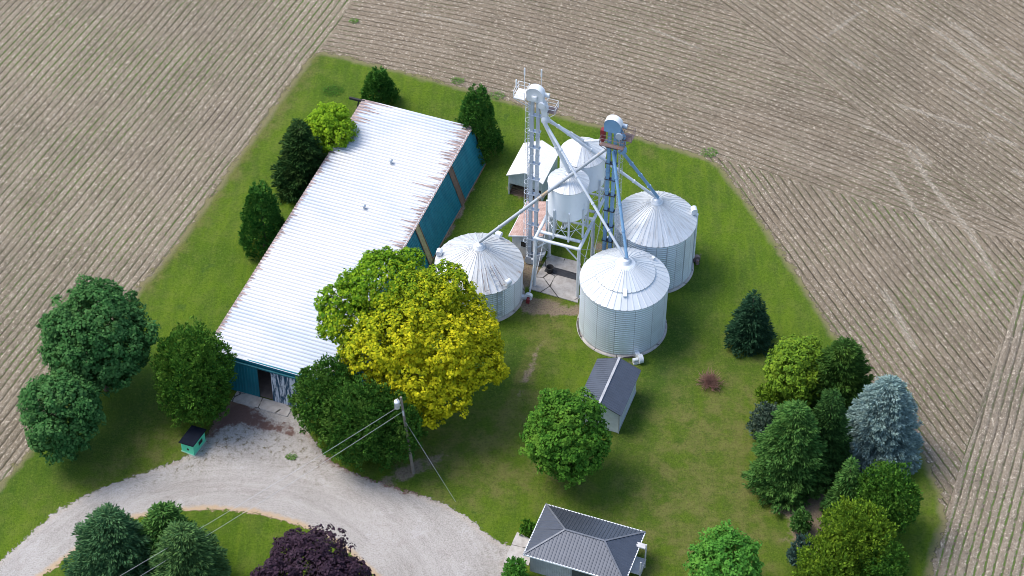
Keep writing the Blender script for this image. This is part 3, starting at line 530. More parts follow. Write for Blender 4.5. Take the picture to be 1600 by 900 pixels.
# ------------------------------------------------------------------ bucket elevators
greypipe0 = rustmetal('grey drive', (.40, .47, .55), amt=.66, metal=.2)
towersteel = rustmetal('tower steel', (.50, .55, .61), amt=.66, metal=.25, rough=.45, scale=2.2)
def elevator(label, px, py, H, steel, headmat, decks, rail, cage_side, blue=False):
    c = P(px, py); root = thing('bucket_elevator', label, 'grain elevator', (c[0], c[1], 0), -AZ)
    g_ = .58
    for s_ in (-.5, .5):
        l_ = MB(); l_.box((s_ * g_, 0, (H - 1.2) / 2 + .5), (.30, .34, H - 2.0))
        for k in range(1, int(H / 2.4)): l_.box((s_ * g_, 0, k * 2.4), (.37, .41, .07))
        l_.build('casing', steel, root)
    b_ = MB(); b_.box((0, 0, .55), (1.25, .5, .9)); b_.tube((-.35, .27, .5), (-.35, -.27, .5), .42, 16); b_.prism([(.5, -.25, .9), (1.3, -.25, 1.7), (1.3, -.25, 1.9), (.5, -.25, 1.5)], (0, .5, 0)); b_.build('boot', steel, root)
    for k in range(1, int(H / 2.0)): ti = MB(); ti.box((0, 0, k * 2.0 - .6), (g_ + .55, .46, .07)); ti.build('tie', darkm if blue else towersteel, root)
    hd = MB(); hb = H - 1.7; R_ = .80
    pr = [(-R_, -.32, hb), (R_, -.32, hb), (R_, -.32, hb + .8)] + [(R_ * math.cos(R(a)), -.32, hb + .8 + R_ * math.sin(R(a))) for a in range(15, 180, 15)] + [(-R_, -.32, hb + .8)]
    hd.prism(pr[::-1], (0, .64, 0)); hd.build('head', headmat, root)
    cap = MB(); n_ = 11; q = [R(180 * i / n_) for i in range(n_ + 1)]; vs_ = [((R_ + .04) * math.cos(a), y_, hb + .8 + (R_ + .04) * math.sin(a)) for a in q for y_ in (-.38, .38)]
    cap.add(vs_, [(2 * i, 2 * i + 1, 2 * i + 3, 2 * i + 2) for i in range(n_)], True); cap.build('head_cap', white, root)
    mo = MB(); mo.tube((.55, .45, hb + .5), (1.2, .45, hb + .5), .22, 14); mo.tube((.75, -.55, hb - .1), (.75, -.36, hb - .1), .36, 20) ; mo.build('drive', whitegalv if not blue else greypipe0, root)
    ds = MB(); ds.prism([(.8, -.22, hb + .3), (1.25, -.22, hb - .6), (1.25, -.22, hb - 1.6), (.75, -.22, hb - 1.6), (.45, -.22, hb - .3)], (0, .44, 0)); ds.lathe((1.0, 0, hb - 2.5), [(.12, 0), (.42, .25), (.42, .6), (.2, .9)], 14); ds.build('distributor', steel if blue else whitegalv, root)
    for (x0, x1, y0, y1, zd, mt, rl_) in decks:
        d_ = MB(); zz = hb + zd; d_.box(((x0 + x1) / 2, (y0 + y1) / 2, zz), (x1 - x0, y1 - y0, .06)); dk_ = d_.build('platform', mt, root)
        r_ = MB()
        cs = [(x0, y0), (x1, y0), (x1, y1), (x0, y1)]
        for (xa, ya), (xb, yb) in zip(cs, cs[1:] + cs[:1]):
            if (xa + xb) / 2 in rl_ : continue
            for hh in (.42, .85): r_.tube((xa, ya, zz + hh), (xb, yb, zz + hh), .022, 6)
            r_.tube((xa, ya, zz), (xa, ya, zz + .85), .025, 6)
        for (xa, ya) in cs[:2]: r_.beam((xa, ya, zz), (xa * .4, 0, zz - 1.3), .05)
        r_.build('railing', rail, dk_)
    ld = MB(); sx = cage_side; ladder(ld, (sx, -.05, .6), (sx, -.05, hb - .2), .42, (0, 1, 0), .33, .022); lo = ld.build('ladder', steel if not blue else galv, root)
    cg = MB(); k = 0
    zz = 3.0
    while zz < hb - .3:
        for a in range(-90, 91, 30):
            if a < 90:
                s2 = math.copysign(1, sx); p_ = (sx + s2 * .36 * math.cos(R(a)), .36 * math.sin(R(a)), zz); q_ = (sx + s2 * .36 * math.cos(R(a + 30)), .36 * math.sin(R(a + 30)), zz); cg.beam(p_, q_, .03)
        zz += 1.3
    for a in (-60, 0, 60): s2 = math.copysign(1, sx); cg.beam((sx + s2 * .36 * math.cos(R(a)), .36 * math.sin(R(a)), 3.0), (sx + s2 * .36 * math.cos(R(a)), .36 * math.sin(R(a)), hb - .4), .025)
    cg.build('ladder_cage', galv if blue else whitegalv, root)
    return root, c, hb
pdeck = plain('pale deck', (.70, .68, .66), .6)
H1 = 22.9
E1, e1, hb1 = elevator('tall white bucket elevator with platforms and antennas, the taller of the two towers', 832, 412, H1, towersteel, whitegalv, [(-1.9, -.82, -.8, .7, .35, pdeck, ()), (.95, 2.0, -.2, .8, -1.0, rusty, ())], white, -.62)
for (x_, y_, z0, z1) in ((-1.35, .7, .3, 2.9), (.35, .55, .8, 3.3), (-1.9, .0, .8, 1.9)):
    an = MB(); an.tube((x_, y_, hb1 + z0), (x_, y_, hb1 + z1), .025, 6); an.tube((x_, y_, hb1 + z1 - .8), (x_, y_, hb1 + z1), .075, 8); an.build('antenna', white, E1)
bx_ = MB(); bx_.box((0, -.42, hb1 + .55), (.5, .16, .45)); bx_.tube((.05, -.5, hb1 + .6), (.05, -.58, hb1 + .6), .2, 14); bx_.build('dish', white, E1)
H2 = 21.1
E2, e2, hb2 = elevator('blue bucket elevator with a rusty platform, between the two large bins', 946, 437, H2, bluesteel, bluesteel, [(-1.0, 1.3, -.9, -.4, -1.3, rusty, ()), (.9, 1.9, -.3, .8, -.6, rusty, ())], rusty, .75, True)
rb = MB(); rb.box((-.95, 0, hb2 - .7), (.42, .5, 1.3)); rb.tube((-.95, -.1, hb2 - 1.6), (-.95, -.1, hb2 - .1), .14, 10); rb.build('gearbox', red, E2)
# ------------------------------------------------------------------ spouts
def spout(label, a, b, r, mat, n=3):
    a = np.array(a); b = np.array(b); root = thing('grain_spout', label, 'spout', b, 0, 'spouts running from the elevators to the bins')
    m_ = MB(); m_.tube(a - b, (0, 0, 0), r, 12); m_.build('pipe', mat, root); d = (a - b) / np.linalg.norm(a - b); L = np.linalg.norm(a - b)
    k = max(1, int(L / 3))
    for i in range(1, k + 1): c = d * L * i / (k + 1); f_ = MB(); f_.tube(c - d * .05, c + d * .05, r + .05, 12); f_.build('flange', mat, root)
    return root
def apex(root, z): return np.array(root.location) + Z * z
pA = apex(binA, HA + 2.75); pB = apex(binB, HA + 2.85); pC = apex(binC, 4 + 2.85)
pE = W(2.42, 2.35, 9.15 + 3.6 + .85 + .3); pD = W(2.4, 6.75, 9.3 + 3.4 + 1.15 + .3)
d1 = e1 + U * 1.0 + Z * (hb1 - 2.35); d2 = e2 + Z * (hb2 - 2.3)
greypipe = rustmetal('grey pipe', (.30, .38, .48), amt=.68, metal=.3, rough=.4)
tanpipe = rustmetal('weathered pipe', (.44, .47, .50), rust=(.36, .27, .18), amt=.54, metal=.3, rough=.5, scale=.6)
spout('white spout from the tall elevator to the cone of the nearest bin', d1 - V * .1, pA - U * .15, .13, whitegalv)
spout('thick white spout from the tall elevator down to the smooth hopper bin', d1 + Z * .2 - V * .3, pE, .2, whitegalv)
spout('white spout from the tall elevator to the right rear bin', d1 + V * .25 + Z * .3, pB - U * .2, .15, whitegalv)
spout('white spout from the tall elevator to the rear hopper bin', d1 + V * .3 + Z * .1 - U * .1, pD, .16, whitegalv)
spout('long weathered spout crossing from the blue elevator to the lower bin by the long shed', d2 - U * .5, pC, .17, tanpipe)
spout('blue spout from the blue elevator to the nearest bin', d2 + U * .15 - V * .2, pA + U * .1, .15, bluesteel)
spout('blue spout from the blue elevator to the right rear bin', d2 + U * 1.0, pB + U * .1, .16, bluesteel)
spout('short pale spout from the blue elevator to the rear hopper bin', d2 - U * .5 + Z * 1.0, pD + U * .1, .13, whitegalv)
# guy cables of the towers
def cable(name, label, cat, pts, r, mat):
    mb = MB(); a = np.array(pts[0])
    for p_, q_ in zip(pts[:-1], pts[1:]): mb.tube(np.array(p_) - a, np.array(q_) - a, r, 6)
    o = mb.build(name, mat); o.location = tuple(a); return tag(o, label, cat)
wire = plain('wire', (.45, .45, .45), .5); paleg = plain('pale cable', (.55, .62, .50), .5)
# ------------------------------------------------------------------ pad, grate, barrel, fans
mbp = MB(); pp = [P(*q) for q in ((826, 452), (903, 474), (908, 411), (858, 399))]; mbp.prism([(q[0], q[1], .02) for q in pp], (0, 0, .10)); tag(mbp.build('concrete_pad', conc), kind='structure')
gr = MB(); qa, qb = P(853, 421), P(905, 435); d_ = (qb - qa) / np.linalg.norm(qb - qa); L_ = np.linalg.norm(qb - qa); nn_ = np.array([-d_[1], d_[0], 0])
for k in range(int(L_ / .12)): gr.box(d_ * k * .12 - qa * 0, (.05, .75, .04), [d_, nn_, Z])
for s_ in (-1, 1): gr.box(d_ * L_ / 2 + nn_ * .4 * s_, (L_, .07, .06), [d_, nn_, Z])
gr.box(d_ * L_ / 2 - Z * .015, (L_, .76, .012), [d_, nn_, Z]); go = gr.build('floor_grate', darkm); go.location = (qa[0], qa[1], .145); tag(go, 'long dark steel grate set across the concrete pad', 'grate')
dq = P(859, 426); dr_ = thing('drum', 'short black open drum on the concrete pad beside the grate', 'drum', (dq[0], dq[1], .125)); q = MB(); q.lathe((0, 0, 0), [(.0, .02), (.33, .02), (.34, .3), (.36, .32), (.34, .34), (.34, .62), (.37, .66), (.33, .68), (.29, .64), (.28, .25), (0, .24)], 24); q.build('shell', black, dr_)
q = MB(); q.lathe((0, 0, 0), [(.37, .64), (.39, .67), (.37, .70), (.35, .67)], 24); q.build('rim', plain('rim', (.05, .05, .05), .4), dr_)
def fan(label, px, py, tow, mat, motor, s=1.0):
    c = P(px, py); d = np.array(tow) - c; d[2] = 0; d /= np.linalg.norm(d); e = np.array([-d[1], d[0], 0]); root = thing('aeration_fan', label, 'fan', c)
    h = MB(); h.tube(d * -.0 - e * .22 * s + Z * .5 * s, e * .22 * s + Z * .5 * s, .45 * s, 20); h.build('housing', mat, root)
    k = MB(); k.box(d * .75 * s + Z * .3 * s, (1.2 * s, .42 * s, .4 * s), [d, e, Z]); k.build('duct', mat, root)
    k = MB(); k.tube(e * .25 * s + Z * .5 * s, e * .75 * s + Z * .5 * s, .19 * s, 14); k.box(e * .4 * s + Z * .12 * s, (.4 * s, .6 * s, .2 * s), [d, e, Z]); k.build('motor', motor, root)
    k = MB(); k.tube(-e * .24 * s + Z * .5 * s, -e * .3 * s + Z * .5 * s, .26 * s, 16); k.build('inlet', darkm, root)
    return root
fan('white aeration fan on the grass at the foot of the nearest bin', 1000, 566, binA.location, white, white, 1.0)
fan('aeration fan with a red motor between the lower bin and the concrete pad', 826, 468, binC.location, white, red, .85)
fan('rusty brown fan at the foot of the right rear bin', 1088, 408, binB.location, rusty, rusty, .8)
cable('auger_tube', 'thin white auger tube rising from the red fan to the frame', 'auger', [P(828, 461) + Z * .5, W(.0, -.25, 3.2), W(.1, -.1, 6.3)], .09, whitegalv)
bz = thing('control_box', 'pale control box on a post beside the tall elevator', 'control box', P(833, 425)); q = MB(); q.tube((0, 0, 0), (0, 0, 1.2), .04, 8); q.build('post', galv, bz); q = MB(); q.box((0, 0, 1.5), (.4, .22, .6)); q.box((0, -.12, 1.5), (.34, .02, .5)); q.build('box', galv, bz)
# ------------------------------------------------------------------ small buildings
def gable(mbr, x0, x1, y0, y1, ze, xr, zr_, sp=.28, rib=.035, th=.03):
    """ribbed roof sheets of a gable with ridge along y at x = xr"""
    for (xa, xb) in ((x0, xr), (x1, xr)):
        y = y0; pr = []
        while y < y1 - .001:
            for f, h in ((0, 0), (.6, 0), (.7, rib), (.9, rib)):
                if y + f * sp <= y1: pr.append((y + f * sp, h))
            y += sp
        pr.append((y1, 0)); vs = []
        for yy, h in pr: vs += [(xa, yy, ze + h), (xb, yy, zr_ + h)]
        f_ = [(2 * i, 2 * i + 1, 2 * i + 3, 2 * i + 2) if xa > xb else (2 * i, 2 * i + 2, 2 * i + 3, 2 * i + 1) for i in range(len(pr) - 1)]
        mbr.add(vs, f_); mbr.quad((xa, y0, ze - .05), (xb, y0, zr_ - .05), (xb, y1, zr_ - .05), (xa, y1, ze - .05))
    for yy in (y0, y1): mbr.prism([(x0, yy - .02, ze - .08), (xr, yy - .02, zr_ - .08), (x1, yy - .02, ze - .08), (x1, yy - .02, ze + .015), (xr, yy - .02, zr_ + .02), (x0, yy - .02, ze + .015)], (0, .04, 0))
charcoal = plain('charcoal roof steel', (.080, .090, .112), .40, .45, var=.10, spec=.9)
charcoal_trim = plain('charcoal trim', (.16, .17, .19), .5, .3)
O_ = P(936.4, 629.8, 3.8); shed = thing('garden_shed', 'small white shed with charcoal gable roof in front of the nearest bin', 'shed', (O_[0], O_[1], 0), -AZ)
q = MB(); gable(q, -2.15, 2.15, 0, 6.05, 2.85, 0, 3.8); q.build('roof', charcoal, shed)
q = MB(); q.box((0, 3.0, 3.835), (.22, 6.12, .05)); q.build('ridge_cap', plain('ridge cap', (.42, .42, .43), .5, .2), shed)
whitesid = ribbed('white siding', (.66, .69, .72), .3, 1); q = MB()
q.prism([(-1.85, .35, 0), (1.85, .35, 0), (1.85, .35, 2.9), (0, .35, 3.68), (-1.85, .35, 2.9)], (0, 5.4, 0)); q.build('wall', whitesid, shed)
q = MB(); q.box((-.5, .31, 1.05), (1.1, .06, 2.1)); dd = q.build('door', white, shed); q = MB(); q.tube((-.1, .26, 1.05), (-.1, .28, 1.05), .05, 10); q.build('handle', darkm, dd)
q = MB(); q.box((1.86, 3.05, .12), (.06, 5.5, .24)); q.box((1.88, .32, 1.4), (.1, .1, 2.8)); q.build('trim', plain('shed trim', (.45, .45, .45)), shed)
# open-fronted white shed by the hopper bins
O_ = P(818, 223.6, 2.8); ws = thing('open_shed', 'white metal shed with an open front behind the elevators', 'shed', (O_[0], O_[1], 0), -AZ)
q = MB(); gable(q, 0, 3.95, -5.25, 0, 2.8, 2.05, 3.75, .3, .03); q.build('roof', plain('cream roof steel', (.84, .81, .76), .4, .0, var=.06), ws)
greysid = ribbed('grey siding', (.42, .46, .48), .3, 0); q = MB(); q.prism([(.15, -5.0, 1.55), (3.8, -5.0, 1.55), (3.8, -5.0, 2.75), (2.05, -5.0, 3.62), (.15, -5.0, 2.75)], (0, .06, 0))
q.box((.17, -2.6, 1.4), (.06, 4.7, 2.7)); q.box((3.78, -2.6, 1.4), (.06, 4.7, 2.7)); q.box((2, -.2, 1.4), (3.6, .06, 2.8)); q.build('wall', greysid, ws)
for x_ in (.2, 3.75):
    q = MB(); q.box((x_, -4.95, .78), (.14, .14, 1.56)); q.build('post', galv, ws)
q = MB(); q.box((2.0, -2.6, .03), (3.5, 4.6, .06)); q.build('floor', plain('shed floor', (.14, .10, .07), .9), ws)
t_ = thing('lumber_stack', 'untidy stack of brown boards inside the open white shed', 'lumber', np.array(ws.location) + U * 1.6 - V * 4.1 + Z * .06, -AZ)
for k in range(7):
    q = MB(); a_ = R(random.uniform(-8, 8)); ax = [np.array([math.cos(a_), math.sin(a_), 0]), np.array([-math.sin(a_), math.cos(a_), 0]), Z]; q.box((random.uniform(-.3, .3), -.4 + (k % 4) * .28, .06 + (k // 4) * .13), (2.3, .2, .1), ax); q.build('board', plain('board', (.28, .21, .12) if k % 2 else (.2, .13, .09), .8), t_)
# control room
O_ = P(824, 315, 2.6); cr_ = thing('control_room', 'small white building with a faded pink shingle roof beside the tall elevator', 'hut', (O_[0], O_[1], 0), -AZ)
t = NT('pink shingles'); x, y_, z = t.sep(t.co()); n_ = t.noise(2.2, detail=5, rough=.75); lay = t.math('FRACT', t.math('DIVIDE', x, .22)); brk = t.math('MULTIPLY', t.step(lay, .16, .02), .4)
pk = t.out(t.mix(brk, t.mix(t.step(n_, .35, .65), (.32, .20, .165), (.47, .33, .28)), (.12, .08, .07)), .9)
q = MB(); q.prism([(-.05, 0, 2.52), (3.45, 0, 3.52), (3.45, 0, 3.66), (-.05, 0, 2.66)], (0, -5.3, 0)); q.build('roof', pk, cr_)
q = MB(); q.box((-.07, -2.65, 2.58), (.06, 5.4, .16)); q.prism([(-.05, -5.34, 2.5), (3.45, -5.34, 3.5), (3.45, -5.34, 3.64), (-.05, -5.34, 2.64)], (0, .05, 0)); q.build('fascia', white, cr_)
q = MB(); q.prism([(.2, -5.1, 0), (3.3, -5.1, 0), (3.3, -5.1, 3.42), (.2, -5.1, 2.56)], (0, 4.9, 0)); q.build('wall', plain('hut siding', (.62, .60, .56), .7), cr_)
q = MB(); q.box((1.45, -5.12, 1.75), (.75, .06, .8)); fr = q.build('window', white, cr_); q = MB(); q.box((1.45, -5.16, 1.75), (.6, .03, .66)); q.build('pane', plain('dark glass', (.015, .02, .025), .1, spec=.6), fr)
# house at the bottom edge
O_ = P(853, 787.6, 2.7); ho = thing('garage', 'grey sided garage with a charcoal hipped metal roof at the bottom edge', 'garage', (O_[0], O_[1], 0), -AZ)
WX, WY, ZE, ZR = 9.16, 5.94, 2.7, 3.75; r0, r1 = 2.75, 6.35
def hipface(e0, e1, t0, t1, sp=.3, rib=.035):
    """trapezoid from eave e0-e1 to ridge t0-t1 with ribs running up the slope"""
    e0, e1, t0, t1 = map(lambda a: np.array(a, float), (e0, e1, t0, t1)); L = np.linalg.norm(e1 - e0); d = (e1 - e0) / L; up = np.cross(d, t0 - e0); nrm = up / np.linalg.norm(up)
    if nrm[2] < 0: nrm = -nrm
    sl = np.cross(nrm, d); sl = sl if sl[2] > 0 else -sl; a = (t0 - e0) @ d; b = (t1 - e0) @ d; hh = (t0 - e0) @ sl
    mb = MB(); x = 0.0; xs = []
    while x < L: xs += [(x, 0), (x + sp * .6, 0), (x + sp * .7, rib), (x + sp * .88, rib)]; x += sp
    xs = [(min(x, L), h) for x, h in xs] + [(L, 0)] ; xs += [(a, None), (b, None)]
    def top(x): return hh * min(1, x / max(a, 1e-6), (L - x) / max(L - b, 1e-6))
    def hgt(x):
        f = (x / sp) % 1; return rib if .7 <= f <= .88 else 0
    xs = sorted(set([(round(x, 4), hgt(x) if h is None else h) for x, h in xs])); vs = []
    for x, h in xs: vs += [e0 + d * x + nrm * h, e0 + d * x + sl * max(top(x), .001) + nrm * h]
    mb.add(vs, [(2 * i, 2 * i + 2, 2 * i + 3, 2 * i + 1) for i in range(len(xs) - 1)]); return mb
A_, B_, C_, D_ = (0, 0, ZE), (WX, 0, ZE), (WX, -WY, ZE), (0, -WY, ZE); T0, T1 = (r0, -WY / 2, ZR), (r1, -WY / 2, ZR)
q = MB()
for fc in (hipface(B_, A_, T1, T0), hipface(D_, C_, T0, T1), hipface(A_, D_, T0, T0), hipface(C_, B_, T1, T1)): q.add(fc.v, fc.f)
q.add([(0, 0, ZE - .02), (WX, 0, ZE - .02), (WX, -WY, ZE - .02), (0, -WY, ZE - .02)], [(0, 1, 2, 3)]); rfo = q.build('roof', charcoal, ho)
q = MB()
for a_, b_ in ((A_, T0), (D_, T0), (B_, T1), (C_, T1), (T0, T1)): q.beam(np.array(a_) + Z * .05, np.array(b_) + Z * .05, .16, .05)
q.build('hip_cap', charcoal_trim, rfo)
q = MB()
for a_, b_ in ((A_, B_), (B_, C_), (C_, D_), (D_, A_)): q.beam(np.array(a_) - Z * .05, np.array(b_) - Z * .05, .09, .13)
q.build('gutter', white, ho)
q = MB(); q.box((WX / 2, -WY / 2, 1.32), (WX - .9, WY - .9, 2.6)); q.build('wall', ribbed('garage siding', (.34, .35, .36), .16, 0, rough=.6), ho)
q = MB(); q.box((5.6, -WY + .42, 1.15), (2.6, .08, 2.1)); q.build('door', plain('dark door', (.05, .055, .06), .5), ho)
q = MB(); q.box((WX + .25, -2.6, 1.2), (.9, 1.8, .1)); q.box((WX + .6, -1.7, 1.6), (.12, .12, 3.2)); q.box((WX + .65, -3.4, 1.4), (.12, .12, 2.8)); q.box((WX + .1, -1.6, 2.75), (.9, .5, .12))
for k in range(7): q.box((WX + .62, -1.9 - k * .22, .9), (.05, .06, .9))
q.build('side_porch', plain('porch wood', (.50, .49, .48), .7), ho)
sheetc = MB(); pts_ = [P(*a) for a in ((808, 832), (786, 880), (826, 884), (838, 848))]; sheetc.prism([(a[0], a[1], .03) for a in pts_], (0, 0, .06)); tag(sheetc.build('path', conc), kind='structure')
# mint kiosk
c = P(303, 697); ks = thing('play_hut', 'tiny mint green hut with a black roof at the edge of the gravel', 'hut', c, -AZ + R(-6)); mint = plain('mint paint', (.12, .66, .40), .5, var=.08)
kw, kd, kh = 1.3, 2.0, 1.2
q = MB(); q.box((0, 0, kh / 2 + .08), (kw, kd, kh)); q.build('wall', mint, ks); q = MB()
q.prism([(-kw / 2 - .14, -kd / 2 - .16, kh + .05), (kw / 2 + .14, -kd / 2 - .16, kh + .25), (kw / 2 + .14, -kd / 2 - .16, kh + .33), (-kw / 2 - .14, -kd / 2 - .16, kh + .13)], (0, kd + .32, 0)); q.build('roof', plain('black shingles', (.010, .013, .022), .95, spec=.05), ks)
q = MB(); q.box((kw / 2 + .01, .15, .78), (.05, .75, .55)); wf = q.build('window', mint, ks); q = MB(); q.box((kw / 2 + .045, .15, .78), (.02, .62, .44)); q.build('pane', black, wf)
q = MB(); q.tube((.05, -kd / 2 - .01, .6), (.05, -kd / 2 + .05, .6), .13, 14); q.build('porthole', black, ks)
q = MB(); q.box((0, 0, .06), (kw + .12, kd + .12, .1)); q.build('base', plain('mint base', (.30, .55, .42)), ks)
# ------------------------------------------------------------------ utility pole, transformer, wires
pb = P(646, 739); pt = P(626.5, 622, 10.0); pole = thing('utility_pole', 'grey wooden utility pole with a transformer in front of the cedar hedge', 'utility pole', (pb[0], pb[1], 0))
tp = pt - pb; tp = tp / tp[2] * 10.1; q = MB(); q.tube((0, 0, 0), tp, .16, 12, .11); q.build('shaft', plain('pole wood', (.20, .17, .14), .9), pole)
q = MB(); tc0 = tp * .93 + np.array([-.42, -.1, 0]); q.lathe(tc0, [(.0, -.55), (.24, -.55), (.25, .2), (.27, .22), (.25, .3), (.1, .38), (0, .38)], 16); q.tube(tc0 + np.array([.05, 0, .35]), tc0 + np.array([.05, 0, .62]), .05, 8); q.build('transformer', plain('transformer grey', (.62, .64, .66), .4), pole)
q = MB(); q.beam(tp * .9 + np.array([-.3, 0, 0]), tp * .9, .08); q.tube(tp * .78 + np.array([.0, -.14, 0]), tp * .84 + np.array([0, -.14, 0]), .07, 8); q.build('bracket', galv, pole)
def sag(a, b, s, n=14): a = np.array(a); b = np.array(b); return [a + (b - a) * i / n - Z * s * 4 * (i / n) * (1 - i / n) for i in range(n + 1)]
pw = pb + tp * .88
cable('power_line', 'upper overhead wire running from the transformer pole over the driveway', 'wire', sag(pw + Z * .3, P(30, 991, 8.2), .35), .014, wire)
cable('power_line', 'lower overhead wire running from the transformer pole over the driveway', 'wire', sag(pb + tp * .82, P(70, 989, 7.4), .35), .014, wire)
cable('guy_wire', 'straight guy wire from the utility pole down to the grass', 'wire', [pb + tp * .70, P(712, 784)], .015, wire)
cable('guy_wire', 'pale guy cable from the rear hopper frame to the grass beside the nearest bin', 'wire', [W(LU, LV * 2, ZF + 1.5), W(LU + .6, 1.6, .3)], .025, paleg)
cable('guy_wire', 'thin cable between the loading frame and the blue elevator', 'wire', [W(LU, 0, ZF), e2 + Z * 4.2], .02, wire)
# ------------------------------------------------------------------ vegetation
def leafmat(name, c0, c1, tip=None, grad=None, transl=.25, rough=.6):
    t = NT(name); geo = t.n.new('ShaderNodeNewGeometry'); rnd = geo.outputs['Random Per Island']; n_ = t.noise(.55, detail=3)
    c = t.mix(rnd, c0, c1)
    if tip: c = t.mix(t.math('MULTIPLY', t.step(n_, .45, .75), .6), c, tip)
    if grad:  # gradual change of leaf colour through the crown: (direction, from, to, colour a, colour b)
        d, a, b, ca, cb = grad; x, y, z = t.sep(t.co()); s = t.math('ADD', t.math('ADD', t.math('MULTIPLY', x, d[0]), t.math('MULTIPLY', y, d[1])), t.math('MULTIPLY', z, d[2]))
        s = t.math('ADD', s, t.math('MULTIPLY', t.math('SUBTRACT', t.noise(.35, detail=3), .5), 7.0)); s = t.math('ADD', s, t.math('MULTIPLY', rnd, 3.0))
        c = t.mix(t.step(s, a, b), t.mix(rnd, *ca), t.mix(rnd, *cb))
    t.out(c, .8, spec=.08); tr = t.n.new('ShaderNodeBsdfTranslucent'); t.put(tr.inputs[0], c); mx = t.n.new('ShaderNodeMixShader'); mx.inputs[0].default_value = transl
    t.L(t.b.outputs[0], mx.inputs[1]); t.L(tr.outputs[0], mx.inputs[2]); t.L(mx.outputs[0], t.n['Material Output'].inputs[0]); return t.m
bark = plain('bark', (.10, .075, .055), .9)
def unit(n): v_ = rng.normal(size=(n, 3)); return v_ / np.linalg.norm(v_, axis=1)[:, None]
def leaves(cen, nrm, L, Wd):
    """one bent leaf quad at each centre, facing roughly nrm"""
    n = len(cen); a = unit(n); a -= (a * nrm).sum(1)[:, None] * nrm; a /= np.linalg.norm(a, axis=1)[:, None] + 1e-9; b = np.cross(nrm, a)
    L = L[:, None]; Wd = Wd[:, None]
    vs = np.stack([cen - a * L * .5, cen + b * Wd * .5 - nrm * L * .06, cen + a * L * .5, cen - b * Wd * .5 - nrm * L * .06], 1).reshape(-1, 3)
    return vs, np.arange(4 * n).reshape(n, 4)
def sprays(cen, ax, L, Wd):
    """narrow quads lying along ax"""
    n = len(cen); r = unit(n); b = np.cross(ax, r); b /= np.linalg.norm(b, axis=1)[:, None] + 1e-9; L = L[:, None]; Wd = Wd[:, None]
    vs = np.stack([cen, cen + ax * L * .45 + b * Wd * .5, cen + ax * L, cen + ax * L * .45 - b * Wd * .5], 1).reshape(-1, 3)
    return vs, np.arange(4 * n).reshape(n, 4)
def trunk(root, h, r, a, lean=(0, 0), limbs=6):
    t_ = MB(); top = np.array([lean[0], lean[1], h]); t_.tube((0, 0, -.1), top * .55, r, 10, r * .7); t_.tube(top * .55, top, r * .7, 8, r * .25)
    for k in range(limbs):
        an_ = 2 * math.pi * k / limbs + random.random(); s = top * random.uniform(.3, .7); e = s + np.array([math.cos(an_) * a * .6, math.sin(an_) * a * .6, h * random.uniform(.12, .3)])
        t_.tube(s, (s + e) / 2 + Z * .2, r * .4, 6, r * .25); t_.tube((s + e) / 2 + Z * .2, e, r * .25, 6, r * .08)
    return t_.build('trunk', bark, root)
def broadleaf(name, label, cat, base, lobes, mat, leaf=.26, clump=1.0, dens=34, group=None, tr=.28, fill=.5, th=None):
    """lobes: (x,y,z,rx,ry,rz) in metres from the base"""
    root = thing(name, label, cat, base, 0, group); lobes = np.array(lobes, float); H_ = (lobes[:, 2] + lobes[:, 5]).max()
    trunk(root, th or H_ * .72, tr, lobes[:, 3].max() * .9)
    V_, N_ = [], []
    for i, (x, y, z, rx, ry, rz) in enumerate(lobes):
        area = 4 * math.pi * ((rx * ry + rx * rz + ry * rz) / 3); nc = max(6, int(area / (clump * clump) * 1.5))
        d = unit(nc); ph = rng.uniform(0, 6.28, 6); bumpy = 1 + .12 * np.sin(3 * d[:, 0] + ph[0]) * np.sin(3.3 * d[:, 1] + ph[1]) + .07 * np.sin(5.1 * d[:, 2] + ph[2] + 2 * d[:, 0])
        cen = np.array([x, y, z]) + d * np.array([rx, ry, rz]) * (bumpy * np.where(rng.uniform(0, 1, nc) < .16, rng.uniform(1.0, 1.13, nc), rng.uniform(.74, 1.0, nc)))[:, None]
        keep = np.ones(nc, bool)
        for j, l2 in enumerate(lobes):
            if j != i: keep &= ((((cen - l2[:3]) / (l2[3:] * .82)) ** 2).sum(1) > 1)
        keep &= cen[:, 2] > .35
        cen = cen[keep]; d = d[keep]; nc = len(cen)
        if nc == 0: continue
        per = max(8, int(dens * clump * clump * 1.15)); rc = clump * rng.uniform(.40, .78, nc)
        cidx = np.repeat(np.arange(nc), per); u = unit(nc * per); od = d[cidx]; flip = (u * od).sum(1) < -.35; u[flip] *= -1
        pos = cen[cidx] + u * (rc[cidx] * rng.uniform(.55, 1.08, nc * per))[:, None] * np.array([1, 1, .8])
        nr = u * .55 + od * .35 + np.array([0, 0, .45]) + unit(nc * per) * .55; nr /= np.linalg.norm(nr, axis=1)[:, None]
        V_.append(pos); N_.append(nr)
        ni = int(area * fill * 9.0); di = unit(ni); pi = np.array([x, y, z]) + di * np.array([rx, ry, rz]) * rng.uniform(.6, .9, ni)[:, None]; ok = pi[:, 2] > .4
        V_.append(pi[ok]); N_.append(unit(ni)[ok])
    pos = np.concatenate(V_); nr = np.concatenate(N_); n = len(pos); L = leaf * rng.uniform(.7, 1.35, n); pos[:, 2] = np.maximum(pos[:, 2], .12)
    vs, fs = leaves(pos, nr, L, L * rng.uniform(.55, .85, n)); mesh_np('crown', vs, fs, mat, root); return root
